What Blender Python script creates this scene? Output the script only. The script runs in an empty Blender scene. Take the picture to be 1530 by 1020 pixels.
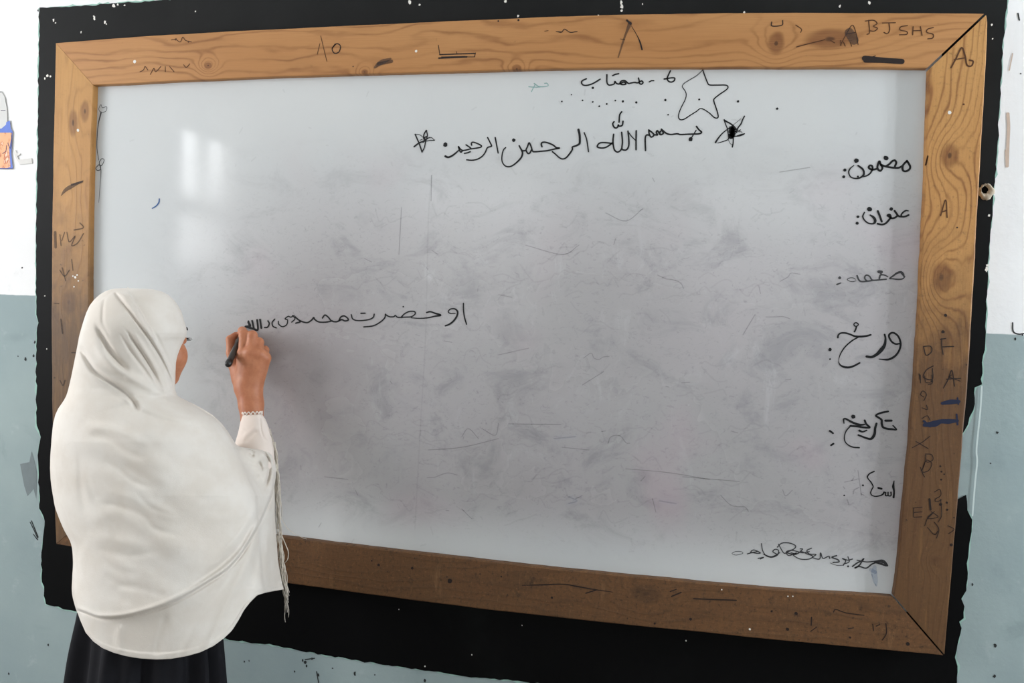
import bpy, bmesh, math, random
import numpy as np
from mathutils import Vector, Matrix

SC = bpy.context.scene
COL = SC.collection
ZB = 0.72                       # height of the whiteboard's lower inner edge above the floor

# ------------------------------------------------------------------ camera
F_PX = 1165.98
CAM_R = np.array([[0.98103003, -0.18845804, -0.04542736],
                  [0.1902606, 0.98094798, 0.0392678],
                  [0.03716155, -0.04716593, 0.99819557]])   # columns: right, forward, up
CAM_P = np.array([1.5455, -1.8845, 0.639 + ZB])
cd = bpy.data.cameras.new('camera')
cd.sensor_width = 36.0
cd.lens = F_PX * 36.0 / 1530.0
cd.clip_start = 0.05
cam = bpy.data.objects.new('camera', cd)
COL.objects.link(cam)
M = Matrix(((CAM_R[0, 0], CAM_R[0, 2], -CAM_R[0, 1], CAM_P[0]),
            (CAM_R[1, 0], CAM_R[1, 2], -CAM_R[1, 1], CAM_P[1]),
            (CAM_R[2, 0], CAM_R[2, 2], -CAM_R[2, 1], CAM_P[2]),
            (0, 0, 0, 1)))
cam.matrix_world = M
SC.camera = cam

# ------------------------------------------------------------------ view, sky, window light
SC.view_settings.view_transform = 'Standard'
SC.view_settings.look = 'None'
SC.view_settings.exposure = 0.55
SC.view_settings.gamma = 1.0
SC.view_settings.use_curve_mapping = False
world = bpy.data.worlds.new('daylight')
SC.world = world
world.use_nodes = True
bg = world.node_tree.nodes['Background']
bg.inputs['Color'].default_value = (0.86, 0.93, 1.0, 1)
bg.inputs['Strength'].default_value = 1.0

ROOM = dict(x0=-2.2, x1=4.2, y0=-5.2, y1=0.04, z1=3.05)
# openings in the side and back walls: (y0, y1, z0, z1) or (x0, x1, z0, z1); light power in W
OPEN_L = [(-2.05, -0.75, 1.0, 2.55, 72), (-4.41, -3.64, 1.55, 2.70, 14)]
OPEN_R = [(-0.72, -0.36, 0.95, 2.55, 95)]
FILL_OPEN_B = [(-0.9, 0.5, 1.0, 2.5, 13), (1.7, 3.1, 1.0, 2.5, 11)]  # unseen back windows, added for general fill light


def win_light(name, loc, rot, sx, sz, power, col=(0.985, 0.985, 1.0)):
    ld = bpy.data.lights.new(name, 'AREA')
    ld.shape = 'RECTANGLE'
    ld.size, ld.size_y = sx, sz
    ld.energy = power
    ld.color = col
    o = bpy.data.objects.new(name, ld)
    o.location = loc
    o.rotation_euler = rot
    COL.objects.link(o)
    return o


PI = math.pi
for (a, b, c, d, p) in OPEN_L:
    win_light('window_daylight', (ROOM['x0'] - 0.16, (a + b) / 2, (c + d) / 2), (PI / 2, 0, -PI / 2), b - a, d - c, p)
for (a, b, c, d, p) in OPEN_R:
    win_light('window_daylight', (ROOM['x1'] + 0.16, (a + b) / 2, (c + d) / 2), (PI / 2, 0, PI / 2), b - a, d - c, p, (0.88, 0.94, 1.0))
for (a, b, c, d, p) in FILL_OPEN_B:
    win_light('window_daylight', ((a + b) / 2, ROOM['y0'] - 0.16, (c + d) / 2), (PI / 2, 0, 0), b - a, d - c, p)  # added fill from behind the camera


# ------------------------------------------------------------------ helpers
def W(px, py, y=0.0):
    """point on the plane y = const (parallel to the wall) that the photo shows at a pixel"""
    d = CAM_R @ np.array([(px - 765.0) / F_PX, 1.0, -(py - 510.0) / F_PX])
    t = (y - CAM_P[1]) / d[1]
    p = CAM_P + t * d
    return Vector((float(p[0]), float(p[1]), float(p[2])))


def proj(P):
    """world points (n,3) -> pixel coordinates (n,2)"""
    q = (np.asarray(P) - CAM_P) @ CAM_R
    return np.stack([765 + F_PX * q[:, 0] / q[:, 1], 510 - F_PX * q[:, 2] / q[:, 1]], 1)


def mesh_obj(name, verts, faces, mat=None, parent=None, smooth=False):
    me = bpy.data.meshes.new(name)
    me.from_pydata([tuple(v) for v in verts], [], [tuple(f) for f in faces])
    me.update()
    if smooth:
        me.polygons.foreach_set('use_smooth', [True] * len(me.polygons))
    o = bpy.data.objects.new(name, me)
    COL.objects.link(o)
    if mat is not None:
        me.materials.append(mat)
    if parent is not None:
        o.parent = parent
    return o


def bm_obj(name, bm, mat=None, parent=None, smooth=False):
    me = bpy.data.meshes.new(name)
    bm.normal_update()
    bm.to_mesh(me)
    bm.free()
    if smooth:
        me.polygons.foreach_set('use_smooth', [True] * len(me.polygons))
    o = bpy.data.objects.new(name, me)
    COL.objects.link(o)
    if mat is not None:
        me.materials.append(mat)
    if parent is not None:
        o.parent = parent
    return o


def thing(name, label, cat, loc=(0, 0, 0)):
    o = bpy.data.objects.new(name, None)
    o.location = loc
    COL.objects.link(o)
    o['label'] = label
    o['category'] = cat
    o.empty_display_size = 0.05
    return o


def tag(o, label, cat):
    o['label'] = label
    o['category'] = cat


def struct(o):
    o['kind'] = 'structure'
    return o


def add_box(bm, x0, x1, y0, y1, z0, z1):
    vs = [bm.verts.new((x, y, z)) for x in (x0, x1) for y in (y0, y1) for z in (z0, z1)]
    for f in ((0, 1, 3, 2), (4, 6, 7, 5), (0, 4, 5, 1), (2, 3, 7, 6), (0, 2, 6, 4), (1, 5, 7, 3)):
        bm.faces.new([vs[i] for i in f])


def smooth_line(pts, n=6):
    """Catmull-Rom through the points"""
    p = [np.array(q, float) for q in pts]
    if len(p) < 3:
        return p
    p = [2 * p[0] - p[1]] + p + [2 * p[-1] - p[-2]]
    out = []
    for i in range(1, len(p) - 2):
        for k in range(n):
            t = k / n
            out.append(0.5 * ((2 * p[i]) + (-p[i - 1] + p[i + 1]) * t + (2 * p[i - 1] - 5 * p[i] + 4 * p[i + 1] - p[i + 2]) * t * t
                              + (-p[i - 1] + 3 * p[i] - 3 * p[i + 1] + p[i + 2]) * t ** 3))
    out.append(p[-2])
    return out


LAYER = [0]


def ribbon(V, Fc, pts, w, taper=0.0):
    """flat ink stroke through 3-D points lying on a plane y = const, w = width (number or list)"""
    n = len(pts)
    if n < 2:
        return
    P = np.array(pts)[:, [0, 2]]
    LAYER[0] = (LAYER[0] + 1) % 12
    y = pts[0][1] - LAYER[0] * 2.0e-5            # strokes lie over one another
    T = np.gradient(P, axis=0)
    T /= (np.linalg.norm(T, axis=1)[:, None] + 1e-12)
    N = np.stack([-T[:, 1], T[:, 0]], 1)
    ws = np.full(n, w, float) if np.isscalar(w) else np.interp(np.linspace(0, 1, n), np.linspace(0, 1, len(w)), w)
    b = len(V)
    for i in range(n):
        for s in (-1, 1):
            q = P[i] + s * N[i] * ws[i] / 2
            V.append((q[0], y, q[1]))
    for i in range(n - 1):
        Fc.append((b + 2 * i, b + 2 * i + 1, b + 2 * i + 3, b + 2 * i + 2))
    for e in (0, n - 1):                         # round caps
        a0 = math.atan2(N[e][1], N[e][0]) + (0 if e else PI)
        b0 = (b, b + 1) if e == 0 else (b + 2 * e + 1, b + 2 * e)
        c = len(V)
        for k in range(1, 6):
            a = a0 - PI * k / 6
            V.append((P[e][0] + math.cos(a) * ws[e] / 2, y, P[e][1] + math.sin(a) * ws[e] / 2))
        Fc.append((b0[0], *range(c, c + 5), b0[1]))


def disc(V, Fc, p, r, ry=None, n=12, jit=0.0, rng=random):
    c = len(V)
    ry = ry or r
    V.append((p[0], p[1], p[2]))
    for k in range(n):
        a = 2 * PI * k / n
        j = 1 + rng.uniform(-jit, jit)
        V.append((p[0] + math.cos(a) * r * j, p[1], p[2] + math.sin(a) * ry * j))
    for k in range(n):
        Fc.append((c, c + 1 + k, c + 1 + (k + 1) % n))


PXM = 1 / 620.0          # metres per photo pixel on the board, about


def strokes(name, crop, scale, data, y, mat, parent, w=30, dots=(), label=None):
    """ink strokes: coordinates in an enlarged crop of the photo whose corner is `crop`; w, r in enlarged units"""
    V, Fc = [], []
    for st in data:
        ww = w
        if isinstance(st, dict):
            ww = st.get('w', w)
            st = st['p']
        pts = smooth_line(st)
        P3 = [W(crop[0] + q[0] / scale, crop[1] + q[1] / scale, y) for q in pts]
        k = PXM / scale
        ribbon(V, Fc, [tuple(q) for q in P3], [u * k for u in ww] if not np.isscalar(ww) else ww * k)
    for d in dots:
        p = W(crop[0] + d[0] / scale, crop[1] + d[1] / scale, y)
        disc(V, Fc, p, d[2] * PXM / scale, jit=0.12, rng=random.Random(int(d[0] * 7 + d[1])))
    o = mesh_obj(name, V, Fc, mat, parent)
    if label:
        o['label'] = label
    return o


# ------------------------------------------------------------------ node helpers
class S:
    """a float socket with arithmetic"""
    def __init__(self, nt, sock):
        self.nt, self.s = nt, sock

    def m(self, op, b=None, c=None, clamp=False):
        n = self.nt.nodes.new('ShaderNodeMath')
        n.operation = op
        n.use_clamp = clamp
        for i, v in enumerate((self, b, c)):
            if v is None:
                continue
            if isinstance(v, S):
                self.nt.links.new(v.s, n.inputs[i])
            else:
                n.inputs[i].default_value = v
        return S(self.nt, n.outputs[0])

    def __add__(s, o): return s.m('ADD', o)
    def __radd__(s, o): return s.m('ADD', o)
    def __sub__(s, o): return s.m('SUBTRACT', o)
    def __rsub__(s, o): return (s * -1.0) + o
    def __mul__(s, o): return s.m('MULTIPLY', o)
    def __rmul__(s, o): return s.m('MULTIPLY', o)
    def __truediv__(s, o): return s.m('DIVIDE', o)
    def step(s, a, b):
        n = s.nt.nodes.new('ShaderNodeMapRange')
        n.interpolation_type = 'SMOOTHSTEP'
        s.nt.links.new(s.s, n.inputs['Value'])
        n.inputs['From Min'].default_value = a
        n.inputs['From Max'].default_value = b
        return S(s.nt, n.outputs['Result'])


class Mat:
    def __init__(self, name, rough=0.6, spec=0.4):
        self.mat = bpy.data.materials.new(name)
        self.mat.use_nodes = True
        self.nt = self.mat.node_tree
        self.bsdf = self.nt.nodes['Principled BSDF']
        self.bsdf.inputs['Roughness'].default_value = rough
        self.bsdf.inputs['Specular IOR Level'].default_value = spec
        tc = self.nt.nodes.new('ShaderNodeTexCoord')
        self.obj = tc.outputs['Object']
        sp = self.nt.nodes.new('ShaderNodeSeparateXYZ')
        self.nt.links.new(self.obj, sp.inputs[0])
        self.x, self.y, self.z = (S(self.nt, sp.outputs[i]) for i in range(3))

    def vec(self, x, y, z):
        n = self.nt.nodes.new('ShaderNodeCombineXYZ')
        for i, v in enumerate((x, y, z)):
            if isinstance(v, S):
                self.nt.links.new(v.s, n.inputs[i])
            else:
                n.inputs[i].default_value = v
        return n.outputs[0]

    def noise(self, scale, detail=3, rough=0.5, vec=None, dist=0.0):
        n = self.nt.nodes.new('ShaderNodeTexNoise')
        n.inputs['Scale'].default_value = scale
        n.inputs['Detail'].default_value = detail
        n.inputs['Roughness'].default_value = rough
        n.inputs['Distortion'].default_value = dist
        self.nt.links.new(vec if vec is not None else self.obj, n.inputs['Vector'])
        return S(self.nt, n.outputs['Fac'])

    def mix(self, fac, a, b):
        n = self.nt.nodes.new('ShaderNodeMix')
        n.data_type = 'RGBA'
        n.clamp_factor = True
        if isinstance(fac, S):
            self.nt.links.new(fac.s, n.inputs[0])
        else:
            n.inputs[0].default_value = fac
        for i, v in ((6, a), (7, b)):
            if hasattr(v, 'is_linked'):
                self.nt.links.new(v, n.inputs[i])
            else:
                n.inputs[i].default_value = (*v, 1)
        return n.outputs[2]

    def color(self, c):
        if hasattr(c, 'is_linked'):
            self.nt.links.new(c, self.bsdf.inputs['Base Color'])
        else:
            self.bsdf.inputs['Base Color'].default_value = (*c, 1)
        return self

    def bump(self, h, strength=0.3, dist=0.01):
        n = self.nt.nodes.new('ShaderNodeBump')
        n.inputs['Strength'].default_value = strength
        n.inputs['Distance'].default_value = dist
        self.nt.links.new(h.s, n.inputs['Height'])
        self.nt.links.new(n.outputs[0], self.bsdf.inputs['Normal'])
        return self


def srgb(r, g, b):
    f = lambda c: (c / 255 / 12.92) if c / 255 <= 0.04045 else ((c / 255 + 0.055) / 1.055) ** 2.4
    return (f(r), f(g), f(b))


def flat_mat(name, rgb, rough=0.6, spec=0.3, alpha=1.0, var=0.0):
    m = Mat(name, rough, spec)
    if var:
        n = m.noise(60, 3)
        m.color(m.mix(n, tuple(c * (1 - var) for c in rgb), tuple(min(1, c * (1 + var)) for c in rgb)))
    else:
        m.color(rgb)
    if alpha < 1:
        m.bsdf.inputs['Alpha'].default_value = alpha
    return m.mat


# ------------------------------------------------------------------ materials of the setting
PAINT_Z = 0.614 + ZB


def wall_mat(name, split=True):
    m = Mat(name, 0.75, 0.25)
    n = m.noise(2.2, 4, 0.6)
    n2 = m.noise(14, 5, 0.65)
    n3 = m.noise(90, 2)
    white = m.mix(n.step(0.35, 0.75), srgb(238, 238, 238), srgb(231, 231, 231))
    white = m.mix((n2.step(0.62, 0.8)) * 0.35, white, srgb(205, 204, 203))
    if split:
        teal = m.mix(n.step(0.3, 0.7), srgb(146, 162, 164), srgb(158, 173, 173))
        teal = m.mix(n2.step(0.6, 0.78) * 0.5, teal, srgb(178, 190, 190))
        teal = m.mix(m.noise(5, 4, 0.6, dist=1.0).step(0.6, 0.75) * 0.5, teal, srgb(128, 145, 146))
        e = (m.z + n2 * 0.006).step(PAINT_Z + 0.0015, PAINT_Z + 0.0045)
        c = m.mix(e, teal, white)
    else:
        c = white
    m.color(c)
    m.bump(n3 * 0.3 + n2, 0.25, 0.004)
    return m.mat


MAT_WALL = wall_mat('painted_plaster')
MAT_CEIL = flat_mat('ceiling_white', srgb(225, 225, 222), 0.9, 0.1)
m = Mat('concrete_floor', 0.7, 0.3)
m.color(m.mix(m.noise(4, 5), srgb(118, 112, 104), srgb(140, 134, 126)))
MAT_FLOOR = m.mat
MAT_WINFRAME = flat_mat('window_frame_paint', srgb(205, 205, 200), 0.5)

# ------------------------------------------------------------------ room shell
X0, X1, Y0, Y1, Z1 = ROOM['x0'], ROOM['x1'], ROOM['y0'], ROOM['y1'], ROOM['z1']
TH = 0.2


def wall_with_holes(name, axis, pos, out, a0, a1, holes):
    """wall slab normal to axis at pos, thickness TH going `out`; holes (a0,a1,z0,z1)"""
    bm = bmesh.new()
    As = sorted({a0, a1, *[h[0] for h in holes], *[h[1] for h in holes]})
    for i in range(len(As) - 1):
        mid = (As[i] + As[i + 1]) / 2
        cuts = [(h[2], h[3]) for h in holes if h[0] < mid < h[1]]
        spans = [(0, Z1)] if not cuts else [(0, cuts[0][0]), (cuts[0][1], Z1)]
        for (z0, z1) in spans:
            lo, hi = min(pos, pos + out), max(pos, pos + out)
            if axis == 'x':
                add_box(bm, lo, hi, As[i], As[i + 1], z0, z1)
            else:
                add_box(bm, As[i], As[i + 1], lo, hi, z0, z1)
    return struct(bm_obj(name, bm, MAT_WALL))


wall_front = wall_with_holes('wall_front', 'y', Y1, TH, X0 - TH, X1 + TH, [])
wall_with_holes('wall_left', 'x', X0, -TH, Y0, Y1, OPEN_L)
wall_with_holes('wall_right', 'x', X1, TH, Y0, Y1, OPEN_R)
wall_with_holes('wall_back', 'y', Y0, -TH, X0 - TH, X1 + TH, FILL_OPEN_B)
bm = bmesh.new()
add_box(bm, X0 - TH, X1 + TH, Y0 - TH, Y1 + TH, -0.1, 0)
struct(bm_obj('floor', bm, MAT_FLOOR))
bm = bmesh.new()
add_box(bm, X0 - TH, X1 + TH, Y0 - TH, Y1 + TH, Z1, Z1 + 0.1)
struct(bm_obj('ceiling', bm, MAT_CEIL))


def window_frame(name, axis, pos, a0, a1, z0, z1, zbar, bar=0.05, mid=0.05):
    bm = bmesh.new()
    am = (a0 + a1) / 2

    def bx(p0, p1, q0, q1):
        if axis == 'x':
            add_box(bm, pos - 0.03, pos + 0.03, p0, p1, q0, q1)
        else:
            add_box(bm, p0, p1, pos - 0.03, pos + 0.03, q0, q1)
    bx(a0, a0 + 0.04, z0, z1)
    bx(a1 - 0.04, a1, z0, z1)
    bx(a0 + 0.04, a1 - 0.04, z0, z0 + 0.04)
    bx(a0 + 0.04, a1 - 0.04, z1 - 0.04, z1)
    bx(am - mid / 2, am + mid / 2, z0 + 0.04, z1 - 0.04)
    bx(a0 + 0.04, am - mid / 2, zbar - bar / 2, zbar + bar / 2)
    bx(am + mid / 2, a1 - 0.04, zbar - bar / 2, zbar + bar / 2)
    return struct(bm_obj(name, bm, MAT_WINFRAME))


k = 1
for (a, b, c, d, p) in OPEN_L:
    window_frame('window_%d' % k, 'x', X0 - 0.08, a, b, c, d, (1.34 + ZB) if k == 2 else c + 0.65 * (d - c), 0.14 if k == 2 else 0.05, 0.09 if k == 2 else 0.05)
    k += 1
for (a, b, c, d, p) in OPEN_R:
    window_frame('window_%d' % k, 'x', X1 + 0.08, a, b, c, d, c + 0.65 * (d - c))
    k += 1
for (a, b, c, d, p) in FILL_OPEN_B:
    window_frame('window_%d' % k, 'y', Y0 - 0.08, a, b, c, d, c + 0.65 * (d - c))
    k += 1

# ------------------------------------------------------------------ black painted blackboard on the wall
BB = [(59, 12), (150, 6.5), (247, -1), (600, -16), (1000, -24), (1300, -22), (1505, -12),
      (1504.6, 0), (1502, 29), (1499, 60), (1497.5, 90), (1496, 113), (1493, 160), (1491, 219), (1487, 262), (1484.5, 298), (1482, 322), (1479, 360),
      (1476, 413), (1474, 460), (1472.5, 505), (1469, 540), (1466, 574), (1457, 578), (1455, 612), (1446, 634),
      (1436, 650), (1420, 700), (1430, 746), (1443, 739), (1446, 761), (1453, 777), (1450, 804), (1448, 822), (1444.5, 841), (1446.7, 856), (1443.5, 882),
      (1436, 895), (1441, 906), (1440, 923), (1434, 929), (1435, 947), (1427, 981), (1430.5, 994), (1429.5, 1022), (1427, 1075),
      (1100, 1052), (760, 1016), (697, 1010.6), (614.5, 998), (532, 986), (450, 972), (409, 964), (343, 956), (220, 938),
      (106, 912), (69, 903), (66, 890), (67, 882), (61.5, 863.5), (63, 819), (65, 800), (67, 778), (59.6, 759), (57.7, 714.5), (57, 690), (56, 680), (61, 653),
      (54.5, 636), (54, 556), (54.5, 497), (57, 483), (54, 471), (54, 409), (54, 347), (56, 241), (57.6, 100)]


def ragged(pts, y, amp, seed, step=0.012):
    rng = random.Random(seed)
    w = [W(a, b, y) for a, b in pts]
    out = []
    for i in range(len(w)):
        a, b = w[i], w[(i + 1) % len(w)]
        n = max(1, int((b - a).length / step))
        for q in range(n):
            p = a.lerp(b, q / n)
            out.append((p.x + rng.gauss(0, amp), y, p.z + rng.gauss(0, amp)))
    return out


m = Mat('blackboard_paint', 0.6, 0.1)
n1 = m.noise(3.0, 5, 0.6)
n2 = m.noise(26, 4, 0.6, vec=m.vec(m.x * 1.0, m.y, m.z * 0.35))
c = m.mix(n1.step(0.52, 0.75), srgb(5, 5, 6), srgb(15, 16, 16))
c = m.mix(n2.step(0.62, 0.8) * 0.3, c, srgb(36, 37, 37))
refl_haze = (m.z + n1 * 0.25).step(0.6 + ZB, 1.5 + ZB)  # reflection haze painted into the black, paler towards the top
c = m.mix(refl_haze * (0.25 + n1 * 0.7), c, srgb(42, 43, 43))
m.color(c)
MAT_BLACK = m.mat
MAT_MINT = flat_mat('mint_paint_fringe', srgb(158, 194, 182), 0.7, var=0.15)  # older paint, mostly standing in for the lens colour fringe
MAT_CHIP = flat_mat('bare_plaster', srgb(235, 232, 225), 0.8)
MAT_DARKSPOT = flat_mat('dark_speck', srgb(45, 48, 48), 0.8)

blackboard = thing('blackboard', 'black painted blackboard panel with ragged edges on the wall behind the whiteboard', 'blackboard', (1.0, 0.039, ZB))
blackboard.location = (0, 0, 0)


def poly_face(name, loop, mat, parent):
    bm = bmesh.new()
    vs = [bm.verts.new(p) for p in loop]
    f = bm.faces.new(vs)
    bm.normal_update()
    bmesh.ops.triangulate(bm, faces=[f])
    for f in bm.faces:
        if f.normal.y > 0:
            f.normal_flip()
    return bm_obj(name, bm, mat, parent)


poly_face('painted_surface', ragged(BB, 0.0385, 0.0012, 3), MAT_BLACK, blackboard)
BBo = []
cx_, cy_ = 765, 510
for (a, b) in BB:
    BBo.append((a + (1.2 if a > cx_ else -1.0), b + (0.8 if b > cy_ else -0.8)))
o = poly_face('paint_edge', ragged(BBo, 0.0393, 0.0016, 5), MAT_MINT, blackboard)
o['label'] = 'mint green older paint and painted lens fringe round the black edge'
V, Fc = [], []
rng = random.Random(8)
for (a, b, r) in [(80, 30, 2.2), (83, 34, 1.8), (141, 27, 2.5), (140, 24, 1.5), (157, 33, 2.2), (159, 36, 1.4), (121, 48, 1.8), (292, 17, 1.6), (170, 8, 3.5), (176, 7, 2.5), (186, 8, 1.6),
                  (67, 117, 2), (71, 113, 3), (75, 114, 2.2), (928, 4, 2.4), (929, 10, 2.2), (929, 16, 1.8), (755, 2, 2.4), (894, 23, 1.4), (960, 6, 1), (1255, 9, 1.5), (1299, 4, 1.8),
                  (1482, 37, 1.6), (1483, 58, 1.3), (612, 3, 2.5), (627, 7, 2), (774, 24, 1.5), (1478, 322, 1.6), (1112, 18, 1.5), (70, 521, 1.2), (67, 442, 1.2), (596, 910, 1), (635, 995, 1.5), (705, 978, 1),
                  (1025, 957, 1.2), (780, 934, .9), (1474, 402, 2.5), (1476, 396, 2)]:
    disc(V, Fc, W(a, b, 0.038), r * PXM * rng.uniform(.7, 1), r * PXM * rng.uniform(.7, 1.4), 9, 0.35, rng)
o = mesh_obj('paint_chips', V, Fc, MAT_CHIP, blackboard)
o['label'] = 'small white chips in the black paint'
o['kind'] = 'stuff'

# marks on the wall itself
V, Fc = [], []
for (a, b, r) in [(33, 400, 1.5), (27, 532, 1.4), (38, 536, 2.2), (50, 531, 2), (52, 511, 1.8), (1490, 646, 1.8), (1480, 692, 1), (1487, 964, 2), (1486, 1010, 2), (1517, 456 + 50, 1.5), (1453, 873, 1.1),
                  (365, 988, 1.4), (372, 987, .9), (456, 989, 2.5), (458, 995, 1.8), (440, 1003, 1.5), (475, 1008, 2.5), (497, 998, 1.5), (635, 1016, 2.5), (530, 1006, 1.8), (560, 1008, 1.2), (72, 963, 1.6), (13, 1006, 1.4),
                  (57, 16, 1.5), (1525, 110, 1), (466, 984, 1.5), (452, 986, 1.2), (1528, 500, 1.2)]:
    disc(V, Fc, W(a, b, 0.0394), r * PXM, r * PXM * rng.uniform(.7, 1.8), 9, 0.35, rng)
for st in ([(45, 780), (50, 790), (56, 803)], [(47, 778), (57, 802)], [(1513, 482), (1514, 495), (1522, 499), (1530, 498)], [(1521, 20), (1523, 30)],
           [(50, 798), (56, 806)], [(456, 985), (470, 983)], [(473, 1003), (476, 1020)]):
    ribbon(V, Fc, [tuple(W(a, b, 0.0394)) for a, b in smooth_line(st)], 1.8 * PXM)
o = mesh_obj('wall_marks', V, Fc, MAT_DARKSPOT, wall_front)
V, Fc = [], []
grey_patch = [(30, 693), (44, 690), (47, 674), (52, 690), (55, 705), (54, 745), (50, 730), (41, 741), (36, 725)]
c0 = len(V)
for a, b in grey_patch:
    V.append(tuple(W(a, b, 0.0395)))
Fc.append(tuple(range(c0, len(V))))
o = mesh_obj('filler_patch', V, Fc, flat_mat('grey_filler', srgb(122, 132, 134), 0.8, var=0.1), wall_front)
V, Fc = [], []
for st, w in (([(1506, 170), (1507, 190), (1506, 215), (1505, 248)], 4), ([(1504, 225), (1505, 248)], 4), ([(1513, 80), (1508, 105)], 1.5)):
    ribbon(V, Fc, [tuple(W(a, b, 0.0394)) for a, b in smooth_line(st)], w * PXM)
mesh_obj('rust_stain', V, Fc, flat_mat('rust_stain', srgb(196, 176, 160), 0.8, var=0.1), wall_front)
# the ridge and light patch of old teal paint beside the frame on the right
V, Fc = [], []
ridge = [(1467, 577), (1465, 610), (1462, 640), (1459, 672), (1460, 690), (1457, 720), (1453, 770)]
ribbon(V, Fc, [tuple(W(a, b, 0.0375)) for a, b in smooth_line(ridge)], 2.2 * PXM)
mesh_obj('paint_ridge', V, Fc, flat_mat('pale_ridge', srgb(205, 218, 216), 0.6), wall_front)

# ------------------------------------------------------------------ the framed whiteboard
PANEL_Y = 0.018
whiteboard = thing('whiteboard', 'large whiteboard in a knotty pine frame covered in black handwriting', 'whiteboard')

m = Mat('whiteboard_enamel', 0.2, 0.5)
n1 = m.noise(1.6, 5, 0.62, dist=0.4)
n2 = m.noise(7, 6, 0.68, vec=m.vec(m.x, m.y, m.z * 1.5), dist=0.8)
n3 = m.noise(62, 6, 0.78, vec=m.vec(m.x * 0.9, m.y, m.z * 1.3), dist=1.5)
n4 = m.noise(2.3, 3, 0.5, vec=m.vec(m.x + 5.0, m.y, m.z))
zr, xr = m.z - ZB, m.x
# wiped marker residue plus painted light gradient: darker middle, paler top, bottom and left
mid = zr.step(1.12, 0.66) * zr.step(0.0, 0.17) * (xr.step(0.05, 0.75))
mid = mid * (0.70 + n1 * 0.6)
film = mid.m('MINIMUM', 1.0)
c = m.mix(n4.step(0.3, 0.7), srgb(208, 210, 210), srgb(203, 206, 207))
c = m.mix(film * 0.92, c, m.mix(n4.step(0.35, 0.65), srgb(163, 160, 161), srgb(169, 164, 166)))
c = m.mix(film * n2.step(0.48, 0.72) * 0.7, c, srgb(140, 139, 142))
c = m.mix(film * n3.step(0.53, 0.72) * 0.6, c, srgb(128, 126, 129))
pk = m.noise(2.7, 2, 0.5, vec=m.vec(m.x, m.y + 3.0, m.z))
n5 = m.noise(9, 6, 0.75, vec=m.vec(m.x * 1.4, m.y + 9.0, m.z * 0.8), dist=1.2)
c = m.mix(film * n5.step(0.55, 0.75) * 0.5, c, srgb(190, 190, 192))
c = m.mix(film * pk.step(0.56, 0.72) * 0.5, c, srgb(184, 164, 172))
# writer's soft cast shadow painted into the board colour, right of her arm
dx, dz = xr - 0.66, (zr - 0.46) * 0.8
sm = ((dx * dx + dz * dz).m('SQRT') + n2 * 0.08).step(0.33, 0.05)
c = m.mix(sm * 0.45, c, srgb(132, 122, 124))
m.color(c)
rn = m.nt.nodes.new('ShaderNodeMath')
rn.operation = 'MULTIPLY_ADD'
m.nt.links.new(film.s, rn.inputs[0])
rn.inputs[1].default_value = 0.22
rn.inputs[2].default_value = 0.06
m.nt.links.new(rn.outputs[0], m.bsdf.inputs['Roughness'])
m.bump(m.noise(1.7, 1) * 1.0, 0.05, 0.02)
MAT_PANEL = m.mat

bm = bmesh.new()
add_box(bm, -0.025, 2.125, PANEL_Y, 0.0375, ZB - 0.03, ZB + 1.23)
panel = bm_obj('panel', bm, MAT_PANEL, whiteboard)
panel['label'] = 'white enamel writing surface clouded with wiped marker and painted shade'

# frame rails, outlines in wall coordinates (the boards bow a little)
TO = [(-0.115, 1.306), (0.2, 1.3175), (0.623, 1.325), (1.276, 1.332), (1.558, 1.329), (1.796, 1.323), (2.204, 1.308)]
TI = [(0.003, 1.190), (0.3, 1.198), (0.59, 1.203), (1.281, 1.208), (1.533, 1.206), (1.802, 1.201), (2.095, 1.193)]
LO = [(-0.115, 1.306), (-0.12, 0.969), (-0.121, 0.6), (-0.116, 0.310), (-0.108, 0.1), (-0.099, -0.080)]
LI = [(0.003, 1.190), (-0.002, 0.935), (-0.003, 0.605), (-0.001, 0.3), (0.004, 0.006)]
RO = [(2.204, 1.308), (2.209, 1.25), (2.212, .9), (2.214, 0.64), (2.214, 0.481), (2.208, 0.119), (2.203, -0.115)]
RI = [(2.095, 1.193), (2.103, 0.866), (2.104, 0.478), (2.095, 0.108), (2.089, 0.008)]
BO = [(-0.099, -0.080), (0.25, -0.1),  (0.605, -0.118), (1.201, -0.128), (1.75, -0.124), (2.203, -0.115)]
BI = [(0.004, 0.006), (0.3, 0.006), (0.592, 0.004), (1.196, -0.006), (1.744, -0.004), (2.089, 0.008)]


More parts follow.
